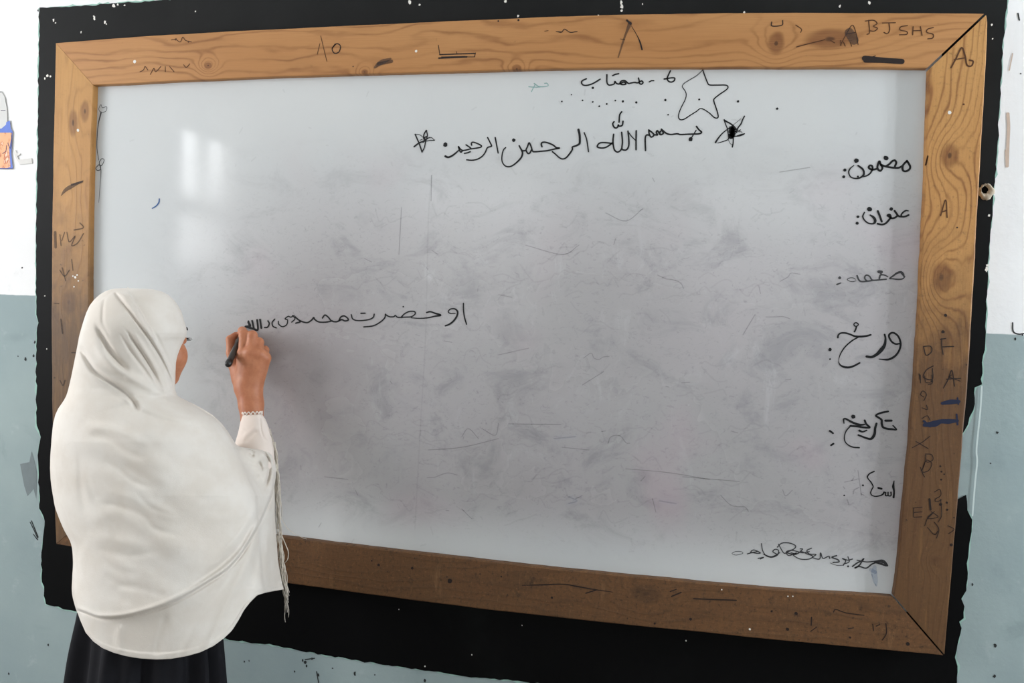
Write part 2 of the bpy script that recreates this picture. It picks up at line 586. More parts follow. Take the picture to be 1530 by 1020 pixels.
def wood(name, vertical, light, mid_, dark, knots, grime, seed, freq=46.0, lines=0.5, grit=0.0):
    """pine: growth lines run along the rail and flow round the knots"""
    m = Mat(name, 0.55, 0.35)
    L, X = (m.z, m.x) if vertical else (m.x, m.z)
    L = L + float(seed)
    Lk, Xk = (m.z, m.x) if vertical else (m.x, m.z)
    g = m.noise(1.0, 3, 0.5, vec=m.vec(L * 2.6, X * 11.0, float(seed)))
    g2 = m.noise(1.0, 2, 0.5, vec=m.vec(L * 1.1, X * 5.0, float(seed) + 7))
    jit = m.noise(1.0, 3, 0.6, vec=m.vec(L * 22.0, X * 90.0, float(seed) + 3))
    ph = X * freq * 0.6 + g * 4.5 + g2 * 6.0 + jit * 0.30
    kn, pit = None, None
    for (ka, kb, rl, rx, amp) in knots:
        a, b = (Lk - ka) * (1 / rl), (Xk - kb) * (1 / rx)
        d2 = a * a + b * b
        fall = (d2 * -0.13).m('EXPONENT')
        ph = ph + fall * (amp * 1.35)
        core = (d2 + (g - 0.5) * 0.9 + (jit - 0.5) * 0.5).step(1.9, 0.45)
        pt = (d2 + (jit - 0.5) * 0.15).step(0.10, 0.01)
        kn = core if kn is None else kn.m('MAXIMUM', core)
        pit = pt if pit is None else pit.m('MAXIMUM', pt)
    line = (ph * 6.2832).m('SINE') * 0.5 + 0.5
    line = line.m('POWER', 5.0)
    fine = m.noise(1.0, 4, 0.6, vec=m.vec(L * 9.0, X * 420.0, 0.0))
    patch = m.noise(1.0, 3, 0.55, vec=m.vec(L * 5.0, X * 14.0, float(seed) + 11))
    base = m.mix(g2.step(0.3, 0.7), light, mid_)
    base = m.mix(fine.step(0.4, 0.75) * 0.45, base, tuple(v * 0.88 for v in mid_))
    base = m.mix(patch.step(0.5, 0.75) * 0.35, base, tuple(v * 0.78 for v in mid_))
    c = m.mix(line * lines * (0.25 + patch.step(0.3, 0.7) * 0.9), base, dark)
    if kn is not None:
        c = m.mix(kn * (0.45 + fine * 0.5), c, tuple(v * 0.85 for v in dark))
        c = m.mix(pit * 0.8, c, tuple(v * 0.3 for v in dark))
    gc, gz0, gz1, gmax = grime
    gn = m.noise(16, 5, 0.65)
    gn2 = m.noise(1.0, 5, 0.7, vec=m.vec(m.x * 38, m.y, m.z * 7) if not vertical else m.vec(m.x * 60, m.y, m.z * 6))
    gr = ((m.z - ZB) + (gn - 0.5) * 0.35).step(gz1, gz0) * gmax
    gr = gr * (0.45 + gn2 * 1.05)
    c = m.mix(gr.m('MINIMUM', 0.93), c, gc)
    if grit:
        g3 = m.noise(120, 5, 0.75)
        g4 = m.noise(30, 5, 0.7)
        c = m.mix(g3.step(0.5, 0.72) * grit, c, srgb(48, 34, 24))
        c = m.mix(g4.step(0.56, 0.74) * grit, c, srgb(52, 38, 27))
        c = m.mix(g3.step(0.45, 0.28) * grit * 0.7, c, srgb(152, 112, 74))
        c = m.mix(gn2.step(0.56, 0.75) * grit * 0.6, c, srgb(150, 112, 74))
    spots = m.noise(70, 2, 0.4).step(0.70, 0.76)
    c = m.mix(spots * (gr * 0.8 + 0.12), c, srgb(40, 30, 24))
    m.color(c)
    m.bump(line * 0.4 + fine * 0.6 + gn * 0.5, 0.25, 0.002)
    return m.mat


PINE = (srgb(184, 134, 84), srgb(174, 122, 72), srgb(122, 74, 38))
PINE2 = (srgb(194, 146, 88), srgb(178, 128, 72), srgb(122, 74, 36))
z = lambda v: v + ZB
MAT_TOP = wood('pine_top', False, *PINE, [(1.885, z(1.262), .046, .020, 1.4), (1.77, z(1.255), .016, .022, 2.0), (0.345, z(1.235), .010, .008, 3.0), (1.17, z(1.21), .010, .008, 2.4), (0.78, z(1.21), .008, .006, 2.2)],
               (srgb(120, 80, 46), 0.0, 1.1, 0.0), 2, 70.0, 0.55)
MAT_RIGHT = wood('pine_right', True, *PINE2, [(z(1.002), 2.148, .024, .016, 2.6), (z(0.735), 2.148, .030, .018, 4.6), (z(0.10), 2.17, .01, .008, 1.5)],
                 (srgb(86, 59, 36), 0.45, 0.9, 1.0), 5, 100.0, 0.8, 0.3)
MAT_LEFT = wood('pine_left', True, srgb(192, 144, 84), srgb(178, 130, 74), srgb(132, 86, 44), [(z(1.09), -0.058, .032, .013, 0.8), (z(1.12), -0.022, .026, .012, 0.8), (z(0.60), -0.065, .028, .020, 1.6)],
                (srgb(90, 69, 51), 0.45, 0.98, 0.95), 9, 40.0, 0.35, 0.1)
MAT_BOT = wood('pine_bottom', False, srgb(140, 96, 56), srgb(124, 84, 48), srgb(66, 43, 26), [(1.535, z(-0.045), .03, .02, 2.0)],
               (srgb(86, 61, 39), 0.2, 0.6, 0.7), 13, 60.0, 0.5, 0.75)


def along(pts, n):
    p = np.array(smooth_line(pts, 8))
    s = np.concatenate([[0], np.cumsum(np.linalg.norm(np.diff(p, axis=0), axis=1))])
    u = np.linspace(0, s[-1], n)
    return np.stack([np.interp(u, s, p[:, 0]), np.interp(u, s, p[:, 1])], 1)


def rail(outer, inner, mat, gap0, gap1, label, seed):
    n = 160
    o_, i_ = along(outer, n), along(inner, n)
    t = (i_ + o_) / 2
    T = np.gradient(t, axis=0)
    T /= np.linalg.norm(T, axis=1)[:, None]
    sh = np.zeros(n)
    sh[0], sh[-1] = gap0, -gap1
    o_ = o_ + T * sh[:, None]
    i_ = i_ + T * sh[:, None]
    rng = np.random.default_rng(seed)
    wob = np.convolve(rng.normal(0, 0.0012, n + 8), np.ones(9) / 9, 'valid')
    wob2 = np.convolve(rng.normal(0, 0.0016, n + 8), np.ones(9) / 9, 'valid')
    w = i_ - o_
    w /= np.linalg.norm(w, axis=1)[:, None]
    o_ = o_ + w * wob[:, None]
    i_ = i_ + w * wob2[:, None]
    bv = 0.003
    V, Fc = [], []
    for k in range(n):
        a, b, u = o_[k], i_[k], w[k]
        for q, y in ((a, .0377), (a, bv), (a + u * bv * .35, bv * .3), (a + u * bv, 0), (b - u * bv, 0), (b - u * bv * .35, bv * .3), (b, bv), (b, PANEL_Y - .0003), (b - u * .045, PANEL_Y - .0003), (b - u * .045, .0377)):
            V.append((q[0], y, q[1] + ZB))
    for k in range(n - 1):
        for j in range(10):
            Fc.append((k * 10 + j, (k + 1) * 10 + j, (k + 1) * 10 + (j + 1) % 10, k * 10 + (j + 1) % 10))
    for c0 in (0, (n - 1) * 10):                 # rebated end grain
        Fc.append((c0, c0 + 1, c0 + 2, c0 + 3, c0 + 4, c0 + 8, c0 + 9))
        Fc.append((c0 + 4, c0 + 5, c0 + 6, c0 + 7, c0 + 8))
    ob = mesh_obj('frame_rail', V, Fc, mat, whiteboard)
    bmx = bmesh.new()
    bmx.from_mesh(ob.data)
    bmesh.ops.recalc_face_normals(bmx, faces=bmx.faces)
    bmx.to_mesh(ob.data)
    bmx.free()
    ob['label'] = label
    return ob


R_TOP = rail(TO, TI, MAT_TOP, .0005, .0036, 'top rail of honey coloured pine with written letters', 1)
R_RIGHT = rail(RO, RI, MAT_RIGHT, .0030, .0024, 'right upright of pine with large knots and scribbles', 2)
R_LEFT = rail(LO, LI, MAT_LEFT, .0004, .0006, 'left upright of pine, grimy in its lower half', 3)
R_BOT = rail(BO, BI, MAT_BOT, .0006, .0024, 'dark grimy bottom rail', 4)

# ------------------------------------------------------------------ ink
MAT_INK = flat_mat('black_marker_ink', srgb(14, 15, 17), 0.45, 0.3)
MAT_INK_SOFT = flat_mat('worn_marker_ink', srgb(58, 58, 60), 0.5, 0.3, 0.9)
MAT_INK_BLUE = flat_mat('blue_marker_ink', srgb(40, 84, 140), 0.45, 0.3)
MAT_INK_TEAL = flat_mat('faded_teal_ink', srgb(120, 176, 170), 0.5, 0.3, 0.5)
MAT_GHOST = flat_mat('wiped_ink_ghost', srgb(105, 102, 106), 0.5, 0.3, 0.07)
MAT_GHOST2 = flat_mat('wiped_ink_trace', srgb(90, 88, 92), 0.5, 0.3, 0.26)
MAT_GHOST_BLUE = flat_mat('wiped_blue_ink', srgb(100, 140, 185), 0.5, 0.3, 0.2)
YI = PANEL_Y - 0.0006
YG = PANEL_Y - 0.0003
D = dict

strokes('handwriting', (790, 95), 6.955, [
    [(1472, 75), (1455, 110), (1440, 150), (1450, 180), (1480, 192), (1510, 178), (1517, 152), (1490, 147), (1440, 155), (1408, 160)],
    D(p=[(1252, 190), (1275, 178), (1300, 178)], w=12),
    [(1140, 150), (1148, 178), (1150, 203), (1170, 214), (1188, 198), (1174, 180), (1150, 190), (1130, 200), (1100, 195), (1060, 202), (1035, 205), (1000, 178), (965, 180), (948, 202), (970, 218), (1010, 212), (990, 192), (955, 205), (935, 212), (912, 205), (895, 185), (888, 210), (855, 222), (828, 220), (812, 190), (812, 115)],
    D(p=[(872, 125), (900, 112), (935, 105)], w=15),
    [(598, 158), (560, 175), (548, 195), (565, 222), (610, 225), (670, 205), (742, 162)]],
    YI, MAT_INK, whiteboard, 15, [(665, 252, 13), (345, 393, 9), (560, 382, 9), (665, 398, 9), (733, 443, 10), (810, 420, 10), (900, 383, 9), (978, 392, 12), (1118, 403, 12), (1420, 378, 12), (443, 323, 7)],
    'small line of writing under the top rail')
strokes('handwriting', (790, 95), 6.955, [[(30, 290), (45, 255), (65, 220), (55, 205), (100, 235), (150, 240), (200, 230), (190, 205), (165, 205)], [(0, 240), (60, 245), (120, 242)]], YI, MAT_INK_TEAL, whiteboard, 10, label='faded teal word under the top rail')
strokes('star_drawing', (1000, 95), 8.5, [
    D(p=[(425, 80), (455, 165), (485, 240), (510, 270), (600, 273), (700, 272), (735, 280), (745, 305), (720, 335), (640, 390), (578, 440), (565, 470), (590, 550), (615, 630), (620, 680), (595, 692), (560, 675), (500, 620), (405, 570), (340, 610), (260, 660), (190, 705), (145, 712), (120, 690), (120, 640), (150, 560), (200, 460), (215, 400), (205, 355), (175, 310), (165, 285), (190, 250), (260, 205), (350, 150), (420, 85)], w=[14, 16, 15, 14, 16, 15, 14, 11, 15, 13, 12, 11, 9, 8])],
    YI, MAT_INK, whiteboard, 13, [(380, 455, 12), (872, 480, 14), (1370, 572, 14)], label='large outlined star')
rng = random.Random(4)
fill = [(520, 420), (640, 430), (500, 470), (670, 480), (490, 520), (680, 530), (500, 560), (660, 580), (490, 610), (650, 620), (490, 650), (640, 660), (500, 690), (600, 680), (560, 420), (580, 690), (620, 440), (540, 640), (590, 400)]
strokes('star_drawing', (1060, 165), 17, [
    D(p=[(375, 240), (440, 285), (520, 325), (600, 385), (660, 450), (700, 500)], w=36), D(p=[(890, 145), (840, 240), (800, 340), (720, 450), (690, 560)], w=32),
    [(375, 250), (410, 350), (450, 450), (470, 560), (490, 700)], D(p=[(155, 810), (220, 710), (310, 600), (400, 520), (480, 460), (560, 400)], w=[44, 32, 24, 26]),
    D(p=[(210, 825), (340, 790), (460, 745), (500, 700), (640, 660), (780, 640), (880, 595)], w=[18, 22, 26, 22, 30, 34]), [(890, 590), (800, 610), (690, 650)],
    D(p=[(580, 930), (600, 830), (605, 700), (590, 600), (580, 400)], w=30), D(p=[(800, 210), (700, 290), (600, 370), (520, 430)], w=10), D(p=[(480, 740), (520, 830), (570, 870), (590, 850)], w=12),
    D(p=fill, w=36), D(p=[(700, 540), (760, 500), (790, 490), (740, 540), (800, 540), (830, 560)], w=14)],
    YI, MAT_INK, whiteboard, 26, label='small star with its middle inked solid')
strokes('handwriting', (880, 160), 8.5, [
    [(415, 60), (390, 100), (382, 190)], [(318, 185), (302, 215), (320, 255), (345, 265), (365, 250), (372, 225), (380, 240), (405, 240), (425, 225), (432, 180)],
    [(600, 300), (598, 420), (598, 540)], D(p=[(495, 310), (540, 370), (580, 410), (598, 430)], w=13),
    [(495, 305), (505, 400), (505, 490), (480, 538), (445, 545), (418, 525), (425, 440), (415, 320)], [(418, 520), (395, 555), (360, 570), (325, 545), (310, 490), (305, 420), (313, 345)],
    [(300, 465), (250, 455), (180, 450), (130, 460), (105, 500), (140, 517), (200, 515), (250, 490), (300, 450)],
    [(1365, 245), (1395, 285), (1430, 318), (1400, 338), (1320, 342), (1240, 345), (1160, 348), (1120, 338), (1050, 347), (1000, 340), (965, 320), (920, 280)],
    [(920, 285), (945, 330), (910, 350), (900, 320), (912, 305)], [(900, 345), (870, 300), (855, 320), (870, 352), (850, 352), (830, 352)], [(760, 290), (765, 340), (790, 380), (825, 355), (800, 320), (765, 295)],
    [(765, 355), (730, 355), (715, 390), (715, 470), (718, 550)], D(p=[(1360, 295), (1320, 360), (1290, 405)], w=14)],
    YI, MAT_INK, whiteboard, 20, [(1290, 408, 26), (1005, 97, 10)], 'first half of the large heading')
strokes('handwriting', (740, 180), 10.2, [
    D(p=[(1355, 185), (1390, 280), (1410, 400), (1420, 475)], w=20),
    D(p=[(1268, 140), (1285, 220), (1288, 330), (1275, 360), (1230, 385), (1175, 405), (1175, 440), (1130, 510), (1075, 570), (1020, 585), (970, 560), (920, 515), (870, 475)], w=[36, 34, 30, 24, 26, 22, 20, 22]),
    D(p=[(712, 400), (700, 365), (715, 335), (760, 330), (830, 350), (890, 380), (930, 412), (980, 420), (900, 435), (800, 458), (700, 468), (610, 475), (570, 465), (540, 380), (515, 340), (490, 400), (470, 450), (495, 500), (525, 495), (550, 450)], w=24),
    D(p=[(470, 458), (420, 460), (395, 440), (365, 385)], w=24), D(p=[(395, 440), (415, 490), (400, 555), (350, 615), (280, 675), (220, 702), (160, 695), (115, 650), (100, 590), (108, 500), (130, 440), (158, 412)], w=[28, 28, 24, 22, 18, 20, 20])],
    YI, MAT_INK, whiteboard, 24, [(282, 300, 28)], 'middle word of the large heading')
strokes('handwriting', (610, 180), 10.2, [
    [(1325, 260), (1350, 390), (1370, 495)], [(1210, 260), (1245, 330), (1270, 385), (1250, 398), (1205, 415), (1170, 490), (1120, 550), (1050, 590), (970, 605), (890, 598)],
    [(965, 375), (962, 345), (985, 330), (1040, 345), (1110, 380), (1105, 405), (1040, 420), (950, 432)], [(960, 430), (940, 410), (880, 370)],
    [(950, 430), (900, 445), (830, 455), (790, 430), (765, 395), (775, 440), (800, 482), (820, 470)], D(p=[(770, 450), (730, 490), (670, 535), (610, 560), (565, 545)], w=[20, 28, 30, 34]), D(p=[(855, 500), (900, 492), (945, 475)], w=22)],
    YI, MAT_INK, whiteboard, 22, [(563, 368, 35)], 'last word of the large heading')
strokes('star_drawing', (610, 180), 10.2, [
    D(p=[(105, 210), (140, 290), (170, 360), (210, 480)], w=22), D(p=[(210, 480), (245, 410), (262, 330), (285, 260), (290, 210), (275, 150)], w=18), D(p=[(275, 150), (240, 210), (235, 270), (250, 300)], w=22),
    D(p=[(90, 398), (160, 345), (240, 310), (300, 270), (350, 258), (400, 300)], w=[26, 24, 22, 12, 9]), D(p=[(400, 300), (320, 305), (240, 320)], w=14), D(p=[(105, 210), (170, 215), (230, 260)], w=10), D(p=[(180, 300), (215, 285)], w=12),
    D(p=[(225, 330), (265, 290), (240, 270), (275, 245)], w=22)], YI, MAT_INK, whiteboard, 18, [(275, 160, 17), (395, 300, 10), (208, 470, 13)], 'small sketched star before the heading')
strokes('handwriting', (1250, 225), 12.75, [
    [(1340, 195), (1270, 270), (1255, 340), (1275, 385), (1330, 390), (1390, 350), (1400, 300), (1370, 240), (1340, 195)], [(1255, 290), (1180, 325), (1080, 325), (980, 310), (900, 290), (840, 260), (815, 200), (780, 290), (785, 350), (830, 385), (865, 350), (870, 310), (840, 265)],
    [(930, 300), (1000, 260), (1060, 200), (1110, 185), (1135, 230), (1110, 300)], D(p=[(770, 345), (700, 360), (640, 350), (610, 315), (640, 280), (680, 300), (680, 360), (640, 430), (580, 475), (510, 495)], w=[36, 36, 34, 30, 22]),
    D(p=[(330, 280), (260, 340), (230, 410), (260, 490), (330, 525), (420, 525), (500, 480), (520, 420), (495, 350), (410, 285)], w=[16, 24, 22, 22, 30, 38, 34, 30])],
    YI, MAT_INK, whiteboard, 36, [(940, 140, 42), (375, 190, 40), (158, 368, 28), (135, 497, 26), (405, 492, 18)], 'first word of the column at the right')
strokes('handwriting', (1250, 300), 12.75, [
    D(p=[(1365, 190), (1320, 185), (1270, 215), (1230, 265), (1250, 300), (1310, 295), (1370, 270)], w=[20, 30, 26, 32, 34]), [(1240, 300), (1180, 290), (1140, 240), (1105, 190)], [(1150, 290), (1110, 320), (1050, 330), (1000, 300), (970, 275), (1010, 262), (1030, 310), (990, 370), (930, 430), (860, 450), (780, 435)],
    D(p=[(785, 195), (820, 280), (860, 395)], w=36), D(p=[(640, 270), (700, 310), (735, 370), (715, 425), (650, 435), (580, 410), (520, 350), (500, 290), (530, 220)], w=[24, 44, 48, 30, 24, 24, 26, 24])],
    YI, MAT_INK, whiteboard, 34, [(1040, 155, 30), (628, 158, 42), (405, 302, 25), (393, 425, 28)], 'second word of the column at the right')
strokes('handwriting', (1240, 390), 11.77, [
    D(p=[(1320, 270), (1280, 310), (1200, 320), (1100, 310), (1050, 305), (1110, 260), (1180, 210), (1250, 195), (1290, 240), (1305, 280)], w=[14, 22, 26, 18, 24, 30, 40, 40, 16]), D(p=[(1020, 275), (960, 245), (890, 245), (870, 300)], w=[18, 24, 30]),
    D(p=[(990, 318), (900, 325), (800, 335), (740, 330), (700, 270), (650, 245), (615, 270), (620, 320), (660, 350)], w=24), D(p=[(760, 335), (680, 350), (560, 358), (510, 330), (478, 255)], w=26), D(p=[(460, 345), (400, 360), (330, 345), (308, 318), (350, 295), (410, 295), (450, 320)], w=12),
    D(p=[(860, 185), (905, 190)], w=50), D(p=[(890, 200), (905, 240)], w=24), D(p=[(125, 410), (160, 395), (195, 382)], w=[28, 24, 16])],
    YI, MAT_INK_SOFT, whiteboard, 24, [(172, 292, 24)], 'half wiped third word of the column at the right')
strokes('handwriting', (1230, 475), 11.77, [
    D(p=[(1340, 450), (1270, 455), (1200, 410), (1155, 320), (1180, 270), (1240, 260), (1310, 310), (1350, 390), (1360, 480), (1330, 580), (1260, 670), (1160, 725), (1080, 730), (980, 720)], w=[26, 30, 30, 32, 30, 30, 32, 30, 36, 34, 14]),
    D(p=[(1080, 290), (1095, 360), (1080, 470), (1020, 560), (940, 640), (850, 685), (765, 675)], w=[30, 30, 48, 66, 50, 42, 40]),
    D(p=[(258, 345), (265, 300), (310, 265), (390, 262), (470, 285), (560, 320), (660, 325), (760, 315), (835, 295)], w=[26, 26, 30, 28, 34, 34, 30]), D(p=[(620, 335), (520, 390), (400, 490), (320, 600), (280, 700), (275, 780), (320, 840), (420, 868), (520, 850), (640, 790)], w=[22, 24, 22, 18, 8, 24, 38, 34, 28]),
    D(p=[(585, 82), (618, 110), (595, 140), (555, 140), (540, 110), (560, 85), (590, 82)], w=20), D(p=[(585, 150), (570, 200), (550, 240)], w=26)],
    YI, MAT_INK, whiteboard, 28, [(120, 555, 28), (120, 722, 15)], 'large fourth word of the column at the right')
strokes('handwriting', (1230, 605), 12.75, [
    D(p=[(1235, 120), (1130, 140), (1040, 170), (1005, 205), (1050, 235), (1110, 280), (1115, 350), (1140, 420), (1220, 450), (1320, 460), (1395, 465), (1330, 390)], w=[34, 36, 34, 34, 36, 40, 38, 40, 40, 26, 24]), D(p=[(1185, 295), (1300, 295)], w=40),
    D(p=[(1015, 350), (990, 440), (980, 540), (940, 620), (890, 645), (800, 620), (670, 570)], w=[36, 42, 50, 44, 36, 32]), D(p=[(690, 485), (750, 508), (830, 480)], w=[40, 30, 24]),
    D(p=[(395, 345), (390, 270), (430, 260), (520, 310), (610, 350), (700, 375), (780, 370)], w=[20, 28, 34, 40, 44, 30]), [(790, 290), (820, 360), (885, 425), (780, 425), (640, 405), (520, 395)], D(p=[(520, 395), (440, 490), (405, 590), (415, 690), (480, 760), (570, 800), (685, 810)], w=[26, 20, 20, 20, 24, 28]),
    D(p=[(125, 490), (155, 510), (185, 535)], w=34), D(p=[(150, 765), (195, 735)], w=34)],
    YI, MAT_INK, whiteboard, 36, [(573, 220, 38)], 'fifth word of the column at the right')
strokes('handwriting', (1230, 695), 12.75, [
    D(p=[(1350, 295), (1335, 400), (1350, 500), (1340, 610)], w=[16, 44, 30, 36]), D(p=[(1290, 510), (1290, 575), (1240, 575), (1235, 515)], w=24), D(p=[(1240, 575), (1190, 575), (1190, 515)], w=24),
    D(p=[(1160, 510), (1140, 545), (1090, 575), (1000, 590), (930, 570), (903, 520), (930, 450), (950, 400), (910, 320), (860, 260), (845, 215), (880, 160), (970, 115)], w=[30, 26, 22, 20, 20, 20, 22, 20, 22, 24]),
    D(p=[(1050, 430), (1110, 445)], w=36)], YI, MAT_INK, whiteboard, 24, [(757, 380, 18), (400, 572, 16)], 'lowest word of the column at the right')
strokes('handwriting', (1230, 695), 12.75, [[(570, 545), (590, 470), (680, 420)], [(720, 540), (775, 568)], [(385, 410), (408, 440)], [(545, 285), (580, 240)], [(455, 650), (490, 750)]], YG, MAT_GHOST2, whiteboard, 20)
strokes('scribble', (1080, 800), 5.885, [
    D(p=[(80, 155), (110, 140), (160, 140), (175, 155), (120, 170), (85, 162)], w=5), [(215, 160), (260, 150), (300, 155), (330, 150), (270, 125), (245, 150), (300, 140)], [(340, 70), (350, 130), (380, 175), (430, 190), (480, 170), (490, 130), (460, 120), (440, 140), (470, 160)],
    [(490, 75), (520, 130), (545, 155), (600, 130), (640, 135), (700, 150), (760, 140)], [(480, 100), (520, 65), (590, 65), (640, 90), (620, 120), (560, 140), (580, 175), (650, 150), (620, 170), (680, 205), (760, 205), (790, 180), (740, 160), (690, 140), (650, 160), (600, 150)],
    [(780, 110), (740, 130), (760, 160), (820, 165), (790, 190), (850, 205), (860, 150), (880, 200), (930, 180), (940, 200)], D(p=[(1000, 175), (960, 190), (1010, 210), (1020, 230), (970, 235)], w=12), D(p=[(945, 240), (1000, 260), (1060, 260)], w=5), [(1060, 260), (1080, 220), (1050, 200), (1100, 215), (1140, 205)], [(1100, 185), (1110, 230), (1060, 250)],
    D(p=[(1140, 270), (1180, 240), (1220, 220), (1240, 200), (1220, 230), (1200, 260), (1160, 285), (1200, 270), (1260, 285), (1310, 250), (1350, 235)], w=12), [(1180, 215), (1260, 230), (1330, 225), (1410, 215), (1450, 265), (1400, 250), (1330, 235), (1420, 240)],
    D(p=[(1340, 228), (1400, 225), (1440, 262), (1380, 245), (1350, 235)], w=16), [(310, 200), (360, 190), (330, 205)], [(360, 165), (430, 185), (500, 150)], [(560, 150), (640, 165), (700, 120), (680, 115)]],
    YI, MAT_INK_SOFT, whiteboard, 9, [(1102, 270, 9)], 'scribbled out line low on the right')
strokes('ink_smear', (1080, 800), 5.885, [D(p=[(1335, 275), (1330, 330), (1345, 390), (1350, 440)], w=[30, 50, 34, 14]), D(p=[(1310, 340), (1325, 400), (1345, 435)], w=9), D(p=[(1300, 300), (1340, 320)], w=30)], YG, MAT_GHOST_BLUE, whiteboard, 14, label='pale blue smear under the scribbled line')
strokes('handwriting', (520, 445), 8.05, [
    [(1388, 65), (1388, 140), (1400, 230), (1425, 315)], D(p=[(1290, 185), (1230, 185), (1205, 165), (1230, 135), (1280, 130), (1315, 160), (1310, 215), (1270, 275), (1220, 315), (1170, 335)], w=[12, 15, 15, 18, 22, 24, 22, 18]),
    D(p=[(945, 175), (990, 165), (1050, 185), (1115, 207), (1040, 220), (960, 238), (860, 245), (760, 238)], w=[18, 20, 24, 18, 15, 12]), [(640, 230), (680, 190), (740, 162), (800, 165), (805, 195), (760, 225), (690, 230), (600, 232), (570, 210), (550, 225), (500, 225), (460, 205), (450, 195), (440, 240), (380, 295), (300, 335), (190, 348)],
    [(315, 195), (300, 235), (240, 262), (130, 272), (60, 255), (38, 200)], D(p=[(155, 185), (205, 183)], w=18)],
    YI, MAT_INK, whiteboard, 17, [(665, 105, 11)], 'right half of the line being written')
strokes('handwriting', (355, 455), 8.05, [
    [(1220, 190), (1240, 150), (1280, 135), (1320, 160), (1330, 185), (1290, 195), (1250, 180), (1190, 205), (1130, 195), (1090, 150), (1050, 125), (1020, 160)], [(1140, 195), (1060, 210), (980, 208), (930, 180), (915, 155), (890, 185), (840, 215), (780, 205), (730, 180), (690, 145)], [(730, 180), (755, 205), (700, 222)],
    D(p=[(680, 130), (640, 150), (610, 140), (570, 170), (600, 185), (590, 240), (540, 265), (495, 235), (490, 200)], w=16), D(p=[(660, 130), (690, 170), (650, 210)], w=15), D(p=[(445, 175), (415, 215), (425, 260), (465, 278)], w=18), [(365, 195), (380, 230), (360, 270), (325, 275)],
    D(p=[(270, 180), (285, 280)], w=27), D(p=[(235, 185), (245, 290), (225, 305), (190, 290)], w=27), D(p=[(175, 195), (195, 285)], w=27), D(p=[(130, 200), (150, 270), (185, 290)], w=27), D(p=[(95, 265), (150, 255), (130, 215)], w=30), D(p=[(100, 265), (170, 285), (220, 300)], w=27)],
    YI, MAT_INK, whiteboard, 20, label='left half of the line, ending at the marker tip')
strokes('flower_drawing', (130, 140), 5.667, [
    D(p=[(118, 165), (100, 130), (118, 92), (130, 118), (166, 110), (162, 145), (130, 158), (116, 150)], w=5), D(p=[(118, 162), (95, 260), (85, 380), (85, 470), (100, 562)], w=[14, 7, 7, 6]), D(p=[(105, 575), (125, 550), (145, 560), (130, 600), (108, 610), (104, 575)], w=7), D(p=[(100, 600), (75, 630), (90, 650), (112, 640), (115, 605)], w=7), D(p=[(112, 620), (118, 660), (110, 780), (100, 920)], w=[10, 5, 4])],
    YI, MAT_INK_SOFT, whiteboard, 6, label='thin drawn flower stem along the left edge')
strokes('ink_tick', (130, 140), 5.667, [D(p=[(612, 890), (608, 920), (585, 950), (552, 970)], w=[12, 13, 12, 10])], YI, MAT_INK_BLUE, whiteboard, 12, label='short blue tick')

# what is left of wiped writing
G1, G2, GB = [], [], []
G1.append([(645, 262), (640, 330), (636, 500), (628, 640), (620, 790)])
G2 += [[(645, 262), (644, 300)], [(760, 633), (838, 634)], [(1020, 712), (1105, 719)], [(1165, 257), (1210, 250)], [(840, 668), (880, 672)], [(640, 672), (690, 668), (745, 655)],
       [(905, 318), (935, 330), (960, 312)], [(935, 700), (1000, 706), (1060, 716)], [(745, 530), (790, 520)], [(870, 575), (902, 555)], [(1128, 470), (1110, 500)], [(690, 652), (700, 640), (715, 655)], [(720, 640), (740, 650), (745, 632)], [(485, 712), (520, 716)],
       [(600, 310), (598, 345), (596, 380)], [(1262, 720), (1280, 716)], [(1282, 703), (1287, 740)], [(745, 440), (765, 444)], [(785, 366), (840, 380), (865, 366)], [(860, 745), (870, 740)], [(975, 745), (980, 765)], [(690, 760), (705, 775)]]
rng = random.Random(21)
for i in range(150):                                    # wavy remains of lines of writing
    x = rng.uniform(560, 1210)
    y = rng.choice([320, 372, 415, 425, 480, 540, 585, 640, 665, 700, 740, 765]) + rng.gauss(0, 7)
    n = rng.randint(3, 6)
    st, a, b = [], x, y
    for q in range(n):
        st.append((a, b))
        a -= rng.uniform(4, 14)
        b += rng.gauss(0, 6)
    (G2 if rng.random() < 0.10 else G1).append(st)
for i in range(70):                                     # scratches and crumbs
    x, y = rng.uniform(430, 1300), rng.uniform(240, 830)
    a = rng.uniform(0, PI)
    r = rng.uniform(3, 12)
    (G2 if rng.random() < 0.3 else G1).append([(x, y), (x + r * math.cos(a), y + r * math.sin(a))])
for i in range(26):
    x, y = rng.uniform(180, 1300), rng.uniform(130, 250)
    a = rng.uniform(0, PI)
    r = rng.uniform(2, 9)
    G1.append([(x, y), (x + r * math.cos(a), y + r * math.sin(a))])
GB += [[(850, 742), (862, 748), (850, 752)], [(985, 748), (1010, 752)], [(828, 655), (860, 652)]]
for nm, st, mt, w in (('ink_ghost', G1, MAT_GHOST, 2.2), ('ink_ghost', G2, MAT_GHOST2, 1.3), ('ink_ghost', GB, MAT_GHOST_BLUE, 2.0)):
    V, Fc = [], []
    for s_ in st:
        ribbon(V, Fc, [tuple(W(a, b, YG)) for a, b in smooth_line(s_)], w * PXM)
    o = mesh_obj(nm, V, Fc, mt, whiteboard)
    o['label'] = 'faint trace of wiped writing'
    o['kind'] = 'stuff'

